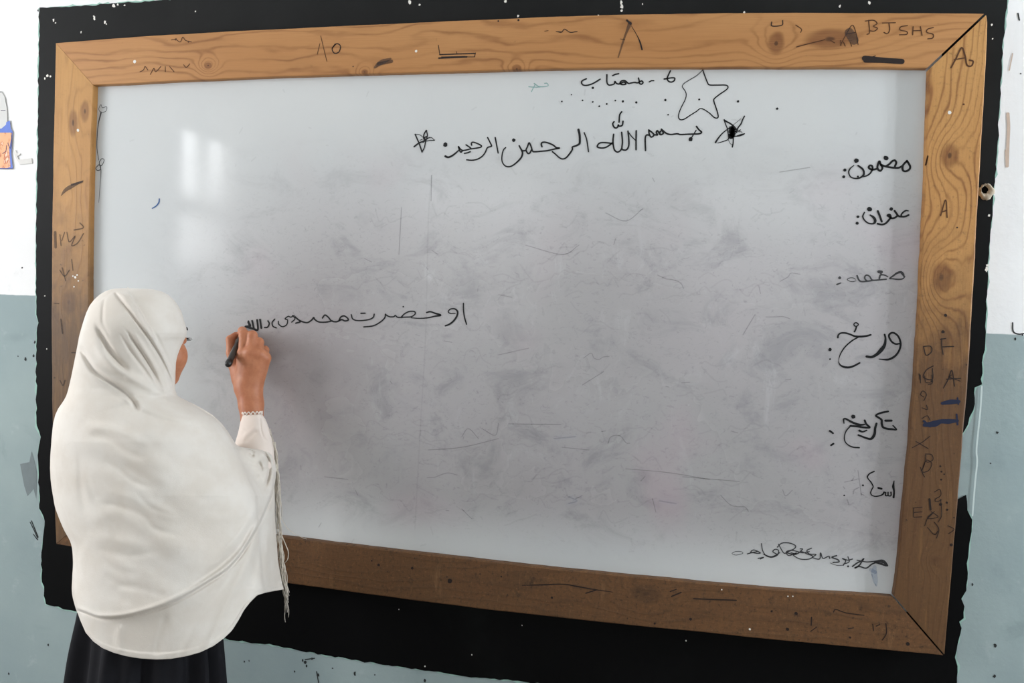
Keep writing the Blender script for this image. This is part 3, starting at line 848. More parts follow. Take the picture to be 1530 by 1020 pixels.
# ------------------------------------------------------------------ scribbles on the frame
YF = -0.0004
MAT_PENCIL = flat_mat('pen_line_on_wood', srgb(84, 54, 34), 0.6, 0.2)
MAT_PEN = flat_mat('dark_pen_on_wood', srgb(42, 34, 32), 0.55, 0.2)
MAT_BLUEPEN = flat_mat('dark_blue_pen_on_wood', srgb(34, 40, 62), 0.5, 0.2)
MAT_SMUDGE = flat_mat('smudge_on_wood', srgb(70, 58, 54), 0.6, 0.2, 0.55)
z3 = (820, 0)
strokes('graffiti', (440, 0), 3.825, [[(215, 275), (240, 250), (262, 262), (255, 295), (230, 305), (215, 280), (232, 252)]], YF, MAT_PEN, R_TOP, 6)
strokes('graffiti', (440, 0), 3.825, [D(p=[(830, 312), (1030, 305)], w=7), D(p=[(825, 332), (985, 325)], w=9), [(1035, 302), (1028, 325)], [(830, 310), (822, 258)], [(925, 295), (928, 305)], [(985, 325), (1030, 325)], [(840, 325), (975, 322)]], YF, MAT_PEN, R_TOP, 4, [(1165, 120, 5), (1280, 115, 6), (335, 380, 4)])
strokes('graffiti', (440, 0), 3.825, [D(p=[(460, 385), (490, 360), (550, 335)], w=[14, 26, 30, 10]), D(p=[(480, 365), (555, 350)], w=20)], YF, MAT_SMUDGE, R_TOP, 16)
strokes('graffiti', (440, 0), 3.825, [[(150, 205), (165, 270), (185, 350)], [(145, 250), (130, 310)], [(1430, 178), (1450, 175)], [(1495, 180), (1530, 182)]], YF, MAT_PENCIL, R_TOP, 4)
strokes('graffiti', (820, 0), 4.25, [D(p=[(515, 150), (480, 240), (440, 365)], w=[26, 14, 12, 8]), D(p=[(495, 128), (520, 150)], w=14), D(p=[(455, 248), (480, 250)], w=6)], YF, MAT_SMUDGE, R_TOP, 8)
strokes('graffiti', (820, 0), 4.25, [D(p=[(525, 165), (560, 225), (580, 270), (592, 315)], w=[3, 4, 9, 9]), D(p=[(497, 130), (520, 152)], w=10), [(1415, 140), (1418, 165), (1480, 160), (1485, 130)], D(p=[(50, 200), (80, 205), (100, 185), (135, 205), (180, 200)], w=5)], YF, MAT_PEN, R_TOP, 6)
strokes('graffiti', (1160, 0), 4.135, [[(570, 125), (575, 200), (560, 212)], [(550, 130), (600, 125), (622, 145), (600, 162), (625, 175), (605, 192), (575, 190)], [(655, 142), (735, 140)], [(695, 142), (700, 185), (685, 208), (665, 200)], [(810, 158), (770, 165), (765, 185), (805, 195), (805, 212), (760, 215)], [(845, 165), (842, 215)], [(890, 165), (900, 218)], [(845, 190), (895, 188)], [(970, 170), (935, 180), (930, 200), (968, 212), (965, 235), (935, 240)]], YF, MAT_PENCIL, R_TOP, 6, label='pencilled capital letters')
strokes('graffiti', (1160, 0), 4.135, [D(p=[(545, 360), (660, 372), (775, 380)], w=30), D(p=[(550, 375), (770, 378)], w=22), D(p=[(560, 362), (612, 345)], w=5)], YF, MAT_PEN, R_TOP, 24)
strokes('graffiti', (1160, 0), 4.135, [D(p=[(125, 290), (200, 270), (300, 245)], w=6), [(395, 280), (430, 215), (470, 155), (495, 215), (505, 275)], [(430, 210), (490, 200)], [(395, 250), (400, 280)], [(415, 260), (425, 285)], [(455, 260), (465, 285)], [(335, 250), (360, 265)], [(120, 155), (155, 180), (150, 200)]], YF, MAT_PENCIL, R_TOP, 5)
strokes('graffiti', (1160, 0), 4.135, [D(p=[(450, 200), (480, 250)], w=50)], YF + .0001, MAT_SMUDGE, R_TOP, 30)
strokes('graffiti', (60, 0), 3.825, [[(750, 228), (775, 225), (800, 240), (815, 212), (830, 230), (865, 240)], [(570, 410), (590, 400), (600, 380), (615, 400)], [(630, 425), (650, 390), (660, 410), (690, 380)], [(715, 410), (715, 380)], [(740, 380), (765, 410)], [(820, 370), (835, 385), (855, 365)]], YF, MAT_PENCIL, R_TOP, 5, [(775, 225, 7), (848, 238, 6), (540, 352, 0.1)])
strokes('graffiti', (1360, 60), 3.776, [D(p=[(230, 155), (260, 100), (290, 42), (310, 90), (320, 140), (345, 145), (355, 120), (335, 112)], w=8), [(248, 110), (308, 100)], [(172, 990), (200, 900), (208, 1000)], [(178, 970), (205, 960)], [(85, 705), (100, 650), (90, 700)]], YF, MAT_PENCIL, R_RIGHT, 6, [(302, 362, 5)])
MAT_WHITE = flat_mat('white_paint_dab', srgb(225, 222, 215), 0.6)
strokes('paint_speck', (1360, 60), 3.776, [], YF, MAT_WHITE, R_RIGHT, 4, [(222, 408, 9)])
strokes('paint_speck', (60, 0), 3.825, [], YF, MAT_WHITE, R_TOP, 4, [(540, 352, 11), (1395, 300, 0.5)])
strokes('paint_speck', (440, 0), 3.825, [], YF, MAT_WHITE, R_TOP, 4, [(695, 292, 8)])
strokes('paint_speck', (40, 100), 2.833, [], YF, MAT_WHITE, R_LEFT, 4, [(217, 268, 7), (205, 890, 6), (218, 905, 4), (200, 930, 4), (195, 885, 4), (213, 880, 4)])
strokes('graffiti', (1360, 320), 3.776, [[(178, 700), (178, 745), (185, 790)], [(170, 705), (200, 700)], [(178, 748), (245, 745)], [(75, 745), (115, 745), (120, 775), (90, 795), (75, 750)], [(130, 855), (90, 880), (75, 920), (125, 930), (125, 870)], [(190, 975), (215, 930), (235, 880), (250, 970)], [(205, 930), (285, 925)], [(50, 900), (55, 930)]], YF, MAT_PEN, R_RIGHT, 5, [(200, 570, 8), (185, 663, 8), (265, 75, 4), (122, 942, 6)])
strokes('graffiti', (1330, 560), 3.776, [D(p=[(295, 160), (340, 152), (385, 150)], w=[16, 26, 20]), D(p=[(380, 130), (385, 165)], w=8), D(p=[(195, 282), (250, 275), (285, 262), (330, 262), (380, 258)], w=[20, 34, 22, 26, 14]), D(p=[(375, 222), (380, 280)], w=9), D(p=[(190, 260), (225, 290)], w=12)], YF, MAT_BLUEPEN, R_RIGHT, 20, label='dark blue bars')
strokes('graffiti', (1330, 560), 3.776, [[(170, 0), (172, 45)], [(195, 5), (200, 40), (225, 45)], [(235, 0), (238, 45), (215, 55)], [(300, 75), (330, 20), (345, 0)], [(330, 10), (395, 35)], [(190, 145), (205, 110), (185, 90), (172, 110), (190, 125)], [(205, 170), (210, 195), (180, 185)],
    [(180, 245), (210, 230), (225, 255)], [(145, 375), (215, 415)], [(125, 410), (180, 380), (225, 345)], [(200, 445), (235, 450), (240, 480), (205, 490), (200, 450)], [(185, 520), (205, 480), (235, 500), (215, 540), (180, 545), (195, 500)], [(170, 520), (185, 560), (195, 575)], [(130, 750), (180, 745)], [(133, 775), (180, 772)], [(133, 802), (180, 800)], [(133, 750), (133, 802)],
    [(250, 660), (280, 645), (285, 680), (255, 700), (260, 715), (290, 705)], D(p=[(222, 700), (228, 760)], w=10), [(230, 770), (270, 800), (215, 810), (240, 780)], [(195, 850), (215, 800), (250, 770)], [(250, 830), (275, 870), (262, 920)], [(210, 860), (250, 900), (270, 880)], [(285, 700), (290, 790), (270, 830)], [(325, 850), (360, 870), (330, 895)]],
    YF, MAT_PEN, R_RIGHT, 4, [(283, 515, 5), (290, 545, 5), (305, 560, 4), (288, 590, 5), (320, 720, 6), (322, 760, 6), (345, 958, 8), (285, 730, 8), (360, 805, 4)])
strokes('graffiti', (40, 100), 2.833, [D(p=[(145, 545), (165, 520), (200, 500), (238, 482)], w=[3, 16, 20, 14, 6]), D(p=[(190, 498), (235, 486)], w=10)], YF, MAT_SMUDGE, R_LEFT, 10)
strokes('graffiti', (40, 100), 2.833, [D(p=[(120, 700), (122, 762)], w=14), [(140, 710), (145, 755)], [(148, 735), (160, 700)], [(170, 700), (180, 740), (205, 715), (190, 755), (215, 745), (240, 705)], [(200, 690), (240, 680), (225, 660)], [(190, 815), (195, 860)], [(140, 860), (160, 885), (180, 860)], [(150, 850), (165, 905)]], YF, MAT_SMUDGE, R_LEFT, 6)
strokes('graffiti', (0, 380), 3.4, [D(p=[(305, 640), (320, 665), (330, 640)], w=8), D(p=[(310, 330), (318, 400)], w=10), D(p=[(275, 248), (300, 250)], w=5), D(p=[(365, 498), (395, 500)], w=7)], YF, MAT_SMUDGE, R_LEFT, 6)
strokes('graffiti', (1040, 820), 3.825, [D(p=[(660, 390), (658, 435)], w=7), [(655, 470), (690, 445)], [(1010, 430), (1015, 465)], [(1030, 440), (1050, 430)], [(1085, 425), (1088, 480), (1065, 520)], [(870, 455), (900, 450)], [(785, 360), (800, 345), (860, 365), (960, 378)]], YF, MAT_PEN, R_BOT, 5, [(572, 368, 9), (522, 458, 9), (1210, 542, 10), (880, 505, 6), (432, 355, 6)])
strokes('crack', (740, 800), 4.25, [D(p=[(170, 315), (300, 312), (430, 308), (520, 322), (620, 340), (745, 358)], w=[4, 9, 6, 9, 7, 4]), D(p=[(575, 365), (640, 345)], w=8), D(p=[(1110, 355), (1150, 340)], w=6), D(p=[(1120, 385), (1180, 360)], w=8), D(p=[(1260, 400), (1530, 410)], w=8)], YF, MAT_PEN, R_BOT, 6, [(360, 393, 8), (1240, 530, 9), (1012, 558, 7)])
strokes('crack', (340, 780), 3.643, [], YF, MAT_PEN, R_BOT, 6, [(822, 232, 8), (1005, 250, 8), (785, 210, 5), (1210, 320, 14), (1490, 295, 5)])
strokes('paint_speck', (1040, 820), 3.825, [], YF, MAT_WHITE, R_BOT, 4, [(147, 232, 4), (307, 458, 6), (525, 270, 4), (553, 270, 4)])

# ------------------------------------------------------------------ other things on the wall
# torn paper picture at the left edge
poster = thing('torn_poster', 'torn paper picture in orange and blue stuck on the white wall left of the blackboard', 'poster')
YP = 0.0375


def flat_poly(name, crop, scale, pts, y, mat, parent, thick=0.0012):
    bm = bmesh.new()
    vs = [bm.verts.new(W(crop[0] + a / scale, crop[1] + b / scale, y)) for a, b in pts]
    f = bm.faces.new(vs)
    bm.normal_update()
    if f.normal.y > 0:
        f.normal_flip()
    r = bmesh.ops.extrude_face_region(bm, geom=[f])
    for v in r['geom']:
        if isinstance(v, bmesh.types.BMVert):
            v.co.y += thick
    bmesh.ops.recalc_face_normals(bm, faces=bm.faces)
    return bm_obj(name, bm, mat, parent)


pc = (0, 100)
ps = 5.1
flat_poly('paper', pc, ps, [(-420, 180), (-100, 170), (10, 185), (35, 230), (52, 320), (56, 420), (75, 408), (82, 470), (96, 490), (90, 600), (86, 660), (98, 775), (60, 778), (-420, 770)], YP, flat_mat('poster_paper', srgb(212, 212, 210), 0.8, var=0.04), poster)
flat_poly('printed_panel', pc, ps, [(-420, 440), (10, 470), (45, 440), (48, 420), (75, 408), (82, 470), (96, 490), (90, 600), (86, 660), (98, 775), (60, 778), (-420, 770)], YP - 0.0004, flat_mat('poster_blue', srgb(104, 128, 205), 0.7, var=0.08), poster, 0.0003)
m = Mat('poster_orange', 0.7)
nn = m.noise(60, 4, 0.6, vec=m.vec(m.x * 2.0, m.y, m.z * 0.5))
m.color(m.mix(nn.step(0.52, 0.6), srgb(238, 178, 136), m.mix(nn.step(0.6, 0.64), srgb(196, 112, 80), srgb(244, 214, 190))))
flat_poly('printed_panel', pc, ps, [(-420, 505), (75, 500), (92, 505), (82, 560), (70, 625), (75, 700), (80, 762), (55, 770), (-420, 765)], YP - 0.0006, m.mat, poster, 0.0002)
strokes('printed_line', pc, ps, [[(-10, 190), (8, 192)], [(8, 332), (40, 332)], [(0, 775), (95, 775)], [(85, 500), (88, 560), (78, 620), (60, 580)], [(20, 660), (45, 640), (50, 600)]], YP - 0.0007, flat_mat('poster_ink', srgb(70, 60, 90), 0.7), poster, 6)
o = flat_poly('tape_scrap', pc, ps, [(110, 640), (118, 632), (128, 655), (155, 660), (150, 672), (132, 680), (142, 705), (240, 695), (245, 735), (150, 742), (128, 710), (108, 665)], YP + 0.0005, flat_mat('peeling_tape', srgb(214, 212, 208), 0.6, var=0.06), None, 0.0008)
tag(o, 'small scrap of peeling pale tape on the white wall beside the torn poster', 'tape')

# broken plug hole at the right edge of the blackboard
plug = thing('wall_plug', 'pale chipped plug hole in the wall at the right edge of the blackboard', 'wall plug')
cp = W(1474.5, 286, 0.034)
V, Fc = [], []
n = 26
rng = random.Random(6)
rr = [1 + rng.uniform(-.14, .14) for _ in range(n)]
for ri, (r, y) in enumerate(((1.0, 0.039), (0.96, 0.034), (0.82, 0.030), (0.62, 0.030), (0.5, 0.034), (0.42, 0.0388))):
    for q in range(n):
        a = 2 * PI * q / n
        ox, oz = (-0.0035, 0.004) if ri > 2 else (0, 0)
        V.append((cp.x + ox + math.cos(a) * 0.0155 * r * rr[q], y + rng.uniform(-.0008, .0008) * (0 < ri < 5), cp.z + oz + math.sin(a) * 0.018 * r * rr[(q + ri) % n]))
for ri in range(5):
    for q in range(n):
        Fc.append((ri * n + q, ri * n + (q + 1) % n, (ri + 1) * n + (q + 1) % n, (ri + 1) * n + q))
mesh_obj('plaster_rim', V, Fc, flat_mat('crumbling_plaster', srgb(176, 164, 146), 0.9, var=0.3), plug, True)
V, Fc = [], []
disc(V, Fc, (cp.x - .0035, 0.0375, cp.z + .004), 0.0085, 0.009, 14, .1, rng)
mesh_obj('hole', V, Fc, flat_mat('dark_hole', (0.006, 0.005, 0.004), 0.9, 0.0), plug)

# ------------------------------------------------------------------ the girl
CLOTH_C = srgb(231, 227, 219)
m = Mat('white_muslin', 0.85, 0.15)
wv = m.noise(900, 1, 0.5)
n1 = m.noise(11, 4, 0.6)
m.color(m.mix(n1.step(0.35, 0.7), srgb(217, 209, 199), srgb(225, 219, 211)))
m.bsdf.inputs['Sheen Weight'].default_value = 0.15
m.bump(wv * 0.4 + m.noise(55, 4, 0.6) * 0.9, 0.25, 0.003)
MAT_CLOTH = m.mat
m = Mat('cream_sleeve_cotton', 0.85, 0.15)
m.color(m.mix(m.noise(20, 3), srgb(226, 212, 202), srgb(232, 221, 212)))
MAT_SLEEVE = m.mat
m = Mat('black_dress_cotton', 0.8, 0.2)
m.color(m.mix(m.noise(30, 4), srgb(16, 16, 20), srgb(26, 26, 31)))
MAT_DRESS = m.mat
m = Mat('skin', 0.5, 0.35)
sk = m.noise(40, 4, 0.6)
m.color(m.mix(sk.step(0.35, 0.7), srgb(176, 112, 80), srgb(190, 127, 93)))
m.bsdf.inputs['Subsurface Weight'].default_value = 0.12
m.bsdf.inputs['Subsurface Radius'].default_value = (0.012, 0.005, 0.003)
m.bsdf.inputs['Subsurface Scale'].default_value = 0.4
m.bump(m.noise(260, 3) + m.noise(90, 2) * 0.5, 0.15, 0.001)
MAT_SKIN = m.mat
MAT_HAIR = flat_mat('dark_lashes', srgb(28, 24, 24), 0.5)
MAT_FRINGE = flat_mat('grey_fringe_thread', srgb(206, 198, 186), 0.9, 0.1, var=0.3)

girl = thing('person', 'person in a long white headscarf and shawl over a black dress, writing on the whiteboard', 'person')


def npW(px, py, y):
    """vectorised W"""
    px, py, y = np.broadcast_arrays(np.asarray(px, float), np.asarray(py, float), np.asarray(y, float))
    d = np.stack([(px - 765) / F_PX, np.ones_like(px), -(py - 510) / F_PX], -1) @ CAM_R.T
    t = (y - CAM_P[1]) / d[..., 1]
    return CAM_P + t[..., None] * d, d / np.linalg.norm(d, axis=-1, keepdims=True)


def sstep(a, b, x):
    t = np.clip((x - a) / (b - a), 0, 1)
    return t * t * (3 - 2 * t)


def pw(px, py, y):
    return np.array(W(px, py, y))


# ---- body: one smooth skin grown from a signed distance field
class Body:
    def __init__(self, xs, ys, zs):
        self.xs, self.ys, self.zs = xs, ys, zs
        self.F = np.full((len(xs), len(ys), len(zs)), 1.0, np.float32)

    def block(self, lo, hi):
        sl = []
        for a, l, h in zip((self.xs, self.ys, self.zs), lo, hi):
            i0, i1 = np.searchsorted(a, l), np.searchsorted(a, h)
            sl.append(slice(max(0, i0 - 1), min(len(a), i1 + 1)))
        X = self.xs[sl[0]][:, None, None]
        Y = self.ys[sl[1]][None, :, None]
        Z = self.zs[sl[2]][None, None, :]
        return tuple(sl), X, Y, Z

    def blend(self, sl, d, k, sub=False):
        f = self.F[sl]
        if sub:
            d = -d
            h = np.clip(0.5 - 0.5 * (d - f) / k * -1 * -1, 0, 1)
            h = np.maximum(k - np.abs(f - d), 0) / k
            self.F[sl] = np.maximum(f, d) + h * h * k * 0.25
        else:
            h = np.maximum(k - np.abs(f - d), 0) / k
            self.F[sl] = np.minimum(f, d) - h * h * k * 0.25

    def cone(self, a, b, ra, rb, k=0.012, flat=None):
        """round cone a->b; flat = (axis vector, factor) squashes the section along an axis"""
        a, b = np.array(a, float), np.array(b, float)
        R = max(ra, rb) * 1.3 + k * 2 + 0.02
        sl, X, Y, Z = self.block(np.minimum(a, b) - R, np.maximum(a, b) + R)
        ab = b - a
        L2 = float(ab @ ab) + 1e-12
        dx, dy, dz = X - a[0], Y - a[1], Z - a[2]
        t = np.clip((dx * ab[0] + dy * ab[1] + dz * ab[2]) / L2, 0, 1)
        ex, ey, ez = dx - t * ab[0], dy - t * ab[1], dz - t * ab[2]
        q2 = ex * ex + ey * ey + ez * ez
        if flat is not None:
            n = np.array(flat[0], float)
            n /= np.linalg.norm(n)
            c = ex * n[0] + ey * n[1] + ez * n[2]
            q2 = q2 + c * c * (flat[1] ** 2 - 1)
        d = np.sqrt(q2) - (ra + (rb - ra) * t)
        self.blend(sl, d.astype(np.float32), k)

    def ell(self, c, r, k=0.012, axes=None, sub=False):
        c = np.array(c, float)
        r = np.array(r, float)
        R = r.max() + 2 * k + 0.02
        sl, X, Y, Z = self.block(c - R, c + R)
        dx, dy, dz = X - c[0], Y - c[1], Z - c[2]
        if axes is not None:
            A = np.array(axes, float)
            dx, dy, dz = (dx * A[i][0] + dy * A[i][1] + dz * A[i][2] for i in range(3))
        k0 = np.sqrt((dx / r[0]) ** 2 + (dy / r[1]) ** 2 + (dz / r[2]) ** 2)
        k1 = np.sqrt((dx / r[0] ** 2) ** 2 + (dy / r[1] ** 2) ** 2 + (dz / r[2] ** 2) ** 2) + 1e-9
        self.blend(sl, (k0 * (k0 - 1) / k1).astype(np.float32), k, sub)

    def mesh(self):
        F = self.F
        ins = F < 0
        nx, ny, nz = F.shape
        c = np.zeros((nx - 1, ny - 1, nz - 1), np.uint8)
        for i in (0, 1):
            for j in (0, 1):
                for k in (0, 1):
                    c += ins[i:nx - 1 + i, j:ny - 1 + j, k:nz - 1 + k]
        act = np.argwhere((c > 0) & (c < 8))
        idx = np.full(c.shape, -1, np.int64)
        idx[tuple(act.T)] = np.arange(len(act))
        acc = np.zeros((len(act), 3))
        cnt = np.zeros(len(act))
        G = (self.xs, self.ys, self.zs)
        corners = [(i, j, k) for i in (0, 1) for j in (0, 1) for k in (0, 1)]
        for p in corners:
            for ax in range(3):
                if p[ax] == 1:
                    continue
                q = list(p)
                q[ax] = 1
                I0 = act + np.array(p)
                I1 = act + np.array(q)
                f0, f1 = F[tuple(I0.T)], F[tuple(I1.T)]
                mk = (f0 < 0) != (f1 < 0)
                t = np.where(mk, f0 / np.where(mk, f0 - f1, 1), 0)
                P0 = np.stack([G[a][I0[:, a]] for a in range(3)], 1)
                P1 = np.stack([G[a][I1[:, a]] for a in range(3)], 1)
                acc += np.where(mk[:, None], P0 + (P1 - P0) * t[:, None], 0)
                cnt += mk
        V = acc / cnt[:, None]
        faces = []
        for ax in range(3):
            a1, a2 = (ax + 1) % 3, (ax + 2) % 3
            s0 = [slice(None)] * 3
            s1 = [slice(None)] * 3
            s0[ax], s1[ax] = slice(0, -1), slice(1, None)
            e = np.argwhere(ins[tuple(s0)] != ins[tuple(s1)])
            ok = (e[:, a1] > 0) & (e[:, a2] > 0) & (e[:, a1] < F.shape[a1] - 1) & (e[:, a2] < F.shape[a2] - 1)
            e = e[ok]
            flip = ins[tuple(e.T)]
            quads = []
            for (u, v) in ((0, 0), (1, 0), (1, 1), (0, 1)):
                q = e.copy()
                q[:, a1] -= u
                q[:, a2] -= v
                quads.append(idx[tuple(q.T)])
            q = np.stack(quads, 1)
            q[~flip] = q[~flip][:, ::-1]
            faces.append(q[:, ::-1] if False else q)
        return V, np.concatenate(faces)


def axis_grid(segs):
    out = []
    for a, b, h in segs:
        n = max(1, int(round((b - a) / h)))
        out += list(np.linspace(a, b, n, endpoint=False))
    out.append(segs[-1][1])
    return np.array(out)


B = Body(axis_grid([(-0.05, 0.40, .0055), (0.40, 0.585, .0021), (0.585, 0.78, .0055)]),
         axis_grid([(-0.62, -0.44, .0055), (-0.44, -0.24, .004), (-0.24, -0.115, .005), (-0.115, 0.03, .0021)]),
         axis_grid([(-0.012, ZB + 0.30, .007), (ZB + 0.30, ZB + 0.40, .004), (ZB + 0.40, ZB + 0.575, .0021), (ZB + 0.575, ZB + 0.66, .004)]))

# head: faces the board, turned a little to the right
HC = pw(207, 507, -0.325)
yaw = math.radians(-20)
hf = np.array([-math.sin(yaw), math.cos(yaw), -0.06])
hf /= np.linalg.norm(hf)
hr = np.cross(hf, [0, 0, 1])
hr /= np.linalg.norm(hr)
hu = np.cross(hr, hf)
AX = np.array([hr, hf, hu])


HS = 1.08


def hp(r, f, u):
    return HC + (hr * r + hf * f + hu * u) * HS


B.ell(hp(0, -0.012, 0.022), (0.07560, 0.09288, 0.07776), 0.02, AX)
B.ell(hp(0, 0.030, -0.030), (0.06048, 0.06264, 0.07776), 0.03, AX)
B.cone(hp(0, 0.062, -0.076), hp(0, 0.064, -0.084), 0.020, 0.017, 0.03)
for s in (-1, 1):
    B.ell(hp(s * 0.041, 0.058, -0.030), (0.02808, 0.02592, 0.03240), 0.022, AX)
    B.ell(hp(s * 0.029, 0.089, 0.004), (0.01836, 0.01188, 0.01188), 0.01, AX, sub=True)
    B.ell(hp(s * 0.029, 0.080, 0.003), (0.01404, 0.01080, 0.01080), 0.004, AX)
    B.cone(hp(s * 0.012, 0.087, 0.020), hp(s * 0.046, 0.072, 0.018), 0.008, 0.006, 0.014)
    B.ell(hp(s * 0.070, -0.006, -0.010), (0.00864, 0.01944, 0.03024), 0.008, AX)
    B.ell(hp(s * 0.010, 0.092, -0.030), (0.00864, 0.00972, 0.00756), 0.008, AX)
for s in (-1, 1):
    B.cone(hp(s * 0.046, 0.048, -0.034), hp(s * 0.026, 0.064, -0.078), 0.022, 0.016, 0.02)
B.cone(hp(0, 0.084, 0.010), hp(0, 0.101, -0.024), 0.007, 0.010, 0.012)
B.cone(hp(-0.020, 0.082, -0.052), hp(0.020, 0.082, -0.052), 0.006, 0.006, 0.008)
B.cone(hp(-0.015, 0.083, -0.060), hp(0.015, 0.083, -0.060), 0.007, 0.007, 0.008)
B.ell(hp(0, 0.093, -0.0558), (0.02160, 0.00648, 0.00173), 0.002, AX, sub=True)

# trunk, hips and legs
NB = pw(205, 600, -0.355)
B.cone(HC + [0, -0.01, -0.06], NB + [0, 0, -0.03], 0.045, 0.05, 0.03)
CH = pw(222, 690, -0.365)
PV = np.array([CH[0] + 0.01, -0.36, 0.70])
RS = pw(292, 676, -0.335)
LS = pw(128, 674, -0.375)
B.cone(LS + [0.03, 0, 0], RS - [0.03, 0, 0], 0.048, 0.048, 0.05)
B.cone(NB + [0, 0, -0.09], CH + [0, 0, -0.04], 0.085, 0.092, 0.06, ((0, 1, 0), 1.25))
B.cone(CH + [0, 0, -0.04], PV, 0.092, 0.105, 0.06, ((0, 1, 0), 1.25))
for s in (-1, 1):
    hip = PV + np.array([s * 0.062, 0, -0.03])
    knee = np.array([hip[0] + s * 0.008, -0.35, 0.37])
    ank = np.array([hip[0] + s * 0.012, -0.375, 0.062])
    B.cone(hip, knee, 0.078, 0.050, 0.03)
    B.cone(knee, (knee * 0.65 + ank * 0.35) + [0, -0.012, 0], 0.048, 0.046, 0.02)
    B.cone((knee * 0.65 + ank * 0.35) + [0, -0.012, 0], ank, 0.046, 0.030, 0.02)
    B.cone(ank + [0, -0.02, -0.03], ank + [s * 0.015, 0.10, -0.040], 0.030, 0.024, 0.02)
# left arm hangs at her side
le = pw(140, 775, -0.405)
lw = pw(182, 850, -0.345)
B.cone(LS, le, 0.040, 0.033, 0.03)
B.cone(le, lw, 0.034, 0.023, 0.02)
B.cone(lw, lw + [0.01, 0.04, -0.06], 0.022, 0.024, 0.012)
for q in range(4):
    b0 = lw + np.array([0.012 - 0.004 * q, 0.055 - 0.016 * q, -0.075])
    b1 = b0 + np.array([0.012, 0.008, -0.032])
    b2 = b1 + np.array([0.016, -0.004, -0.022])
    B.cone(b0, b1, 0.0095, 0.0085, 0.004)
    B.cone(b1, b2, 0.0085, 0.0075, 0.003)
B.cone(lw + [0.015, 0.05, -0.03], lw + [0.035, 0.07, -0.06], 0.011, 0.008, 0.008)
# right arm reaches up to the board
RE = pw(384, 722, -0.125)
RW = pw(374, 588, -0.058)
B.cone(RS, RE, 0.040, 0.033, 0.03)
B.cone(RE, RE * 0.55 + RW * 0.45, 0.034, 0.032, 0.02)
B.cone(RE * 0.55 + RW * 0.45, pw(375, 600, -0.060), 0.031, 0.0272, 0.02)
# right hand: back of the hand to the viewer, fingers bent round a marker
MC = [pw(364, 529, -0.060), pw(375, 527, -0.064), pw(387, 529, -0.058), pw(396, 535, -0.044)]
PIP = [pw(365, 500, -0.052), pw(377, 501, -0.050), pw(387, 511, -0.038), pw(395, 523, -0.022)]
DIP = [pw(362, 494, -0.018), pw(374, 500, -0.016), pw(383, 513, -0.006), pw(390, 524, 0.002)]
TIP = [pw(360, 501, 0.002), pw(370, 508, 0.004), pw(378, 520, 0.006), pw(385, 530, 0.004)]
WR = [pw(362, 580, -0.055), pw(368, 580, -0.060), pw(374, 580, -0.058), pw(380, 580, -0.050)]
rm = [0.0165, 0.0165, 0.0160, 0.0150]
for q in range(4):
    B.cone(WR[q], MC[q], 0.0195, rm[q], 0.016)
B.cone(pw(375, 602, -0.060), pw(370, 578, -0.056), 0.0275, 0.0245, 0.02)
B.cone(pw(362, 560, -0.035), pw(388, 548, -0.030), 0.021, 0.018, 0.015)
rp = [0.0125, 0.0118, 0.0112, 0.0108]
for q in range(4):
    B.ell(MC[q] + np.array([0, -0.003, 0.001]), (0.0135, 0.0135, 0.0135), 0.008)
    B.cone(MC[q], PIP[q], rm[q] - 0.0025, rp[q], 0.0042)
    B.ell(PIP[q], (rp[q] + .0012,) * 3, 0.004)
    B.cone(PIP[q], DIP[q], rp[q], rp[q] - 0.0015, 0.003)
    B.cone(DIP[q], TIP[q], rp[q] - 0.0015, rp[q] - 0.0028, 0.003)
TB = [pw(358, 566, -0.048), pw(351, 545, -0.038), pw(345, 527, -0.034), pw(344.5, 507, -0.030), pw(352, 500.5, -0.012)]
B.cone(TB[0], TB[1], 0.019, 0.0155, 0.014)
B.cone(TB[1], TB[2], 0.0150, 0.0115, 0.008)
B.cone(TB[2], TB[3], 0.0112, 0.0112, 0.005)
B.cone(TB[3], TB[4], 0.0112, 0.0088, 0.004)

BV, BF = B.mesh()
del B
body = mesh_obj('body', BV, BF, MAT_SKIN, girl, True)
bmx = bmesh.new()
bmx.from_mesh(body.data)
bmesh.ops.recalc_face_normals(bmx, faces=bmx.faces)
for _ in range(2):
    bmesh.ops.smooth_vert(bmx, verts=bmx.verts, factor=0.35, use_axis_x=True, use_axis_y=True, use_axis_z=True)
bmx.to_mesh(body.data)
bmx.free()
body['label'] = 'brown skin of face, wrist and hand'


def tube(V, Fc, pts, r, n=8, cap=True):
    P = np.array([np.array(p, float) for p in pts])
    m_ = len(P)
    rs = np.full(m_, r, float) if np.isscalar(r) else np.interp(np.linspace(0, 1, m_), np.linspace(0, 1, len(r)), r)
    T = np.gradient(P, axis=0)
    T /= np.linalg.norm(T, axis=1)[:, None] + 1e-12
    up = np.array([0.31, 0.2, 0.93])
    b = len(V)
    for i in range(m_):
        a1 = np.cross(T[i], up)
        a1 /= np.linalg.norm(a1) + 1e-9
        a2 = np.cross(T[i], a1)
        for q in range(n):
            a = 2 * PI * q / n
            V.append(tuple(P[i] + rs[i] * (math.cos(a) * a1 + math.sin(a) * a2)))
    for i in range(m_ - 1):
        for q in range(n):
            Fc.append((b + i * n + q, b + i * n + (q + 1) % n, b + (i + 1) * n + (q + 1) % n, b + (i + 1) * n + q))
    if cap:
        Fc.append(tuple(b + q for q in reversed(range(n))))
        Fc.append(tuple(b + (m_ - 1) * n + q for q in range(n)))


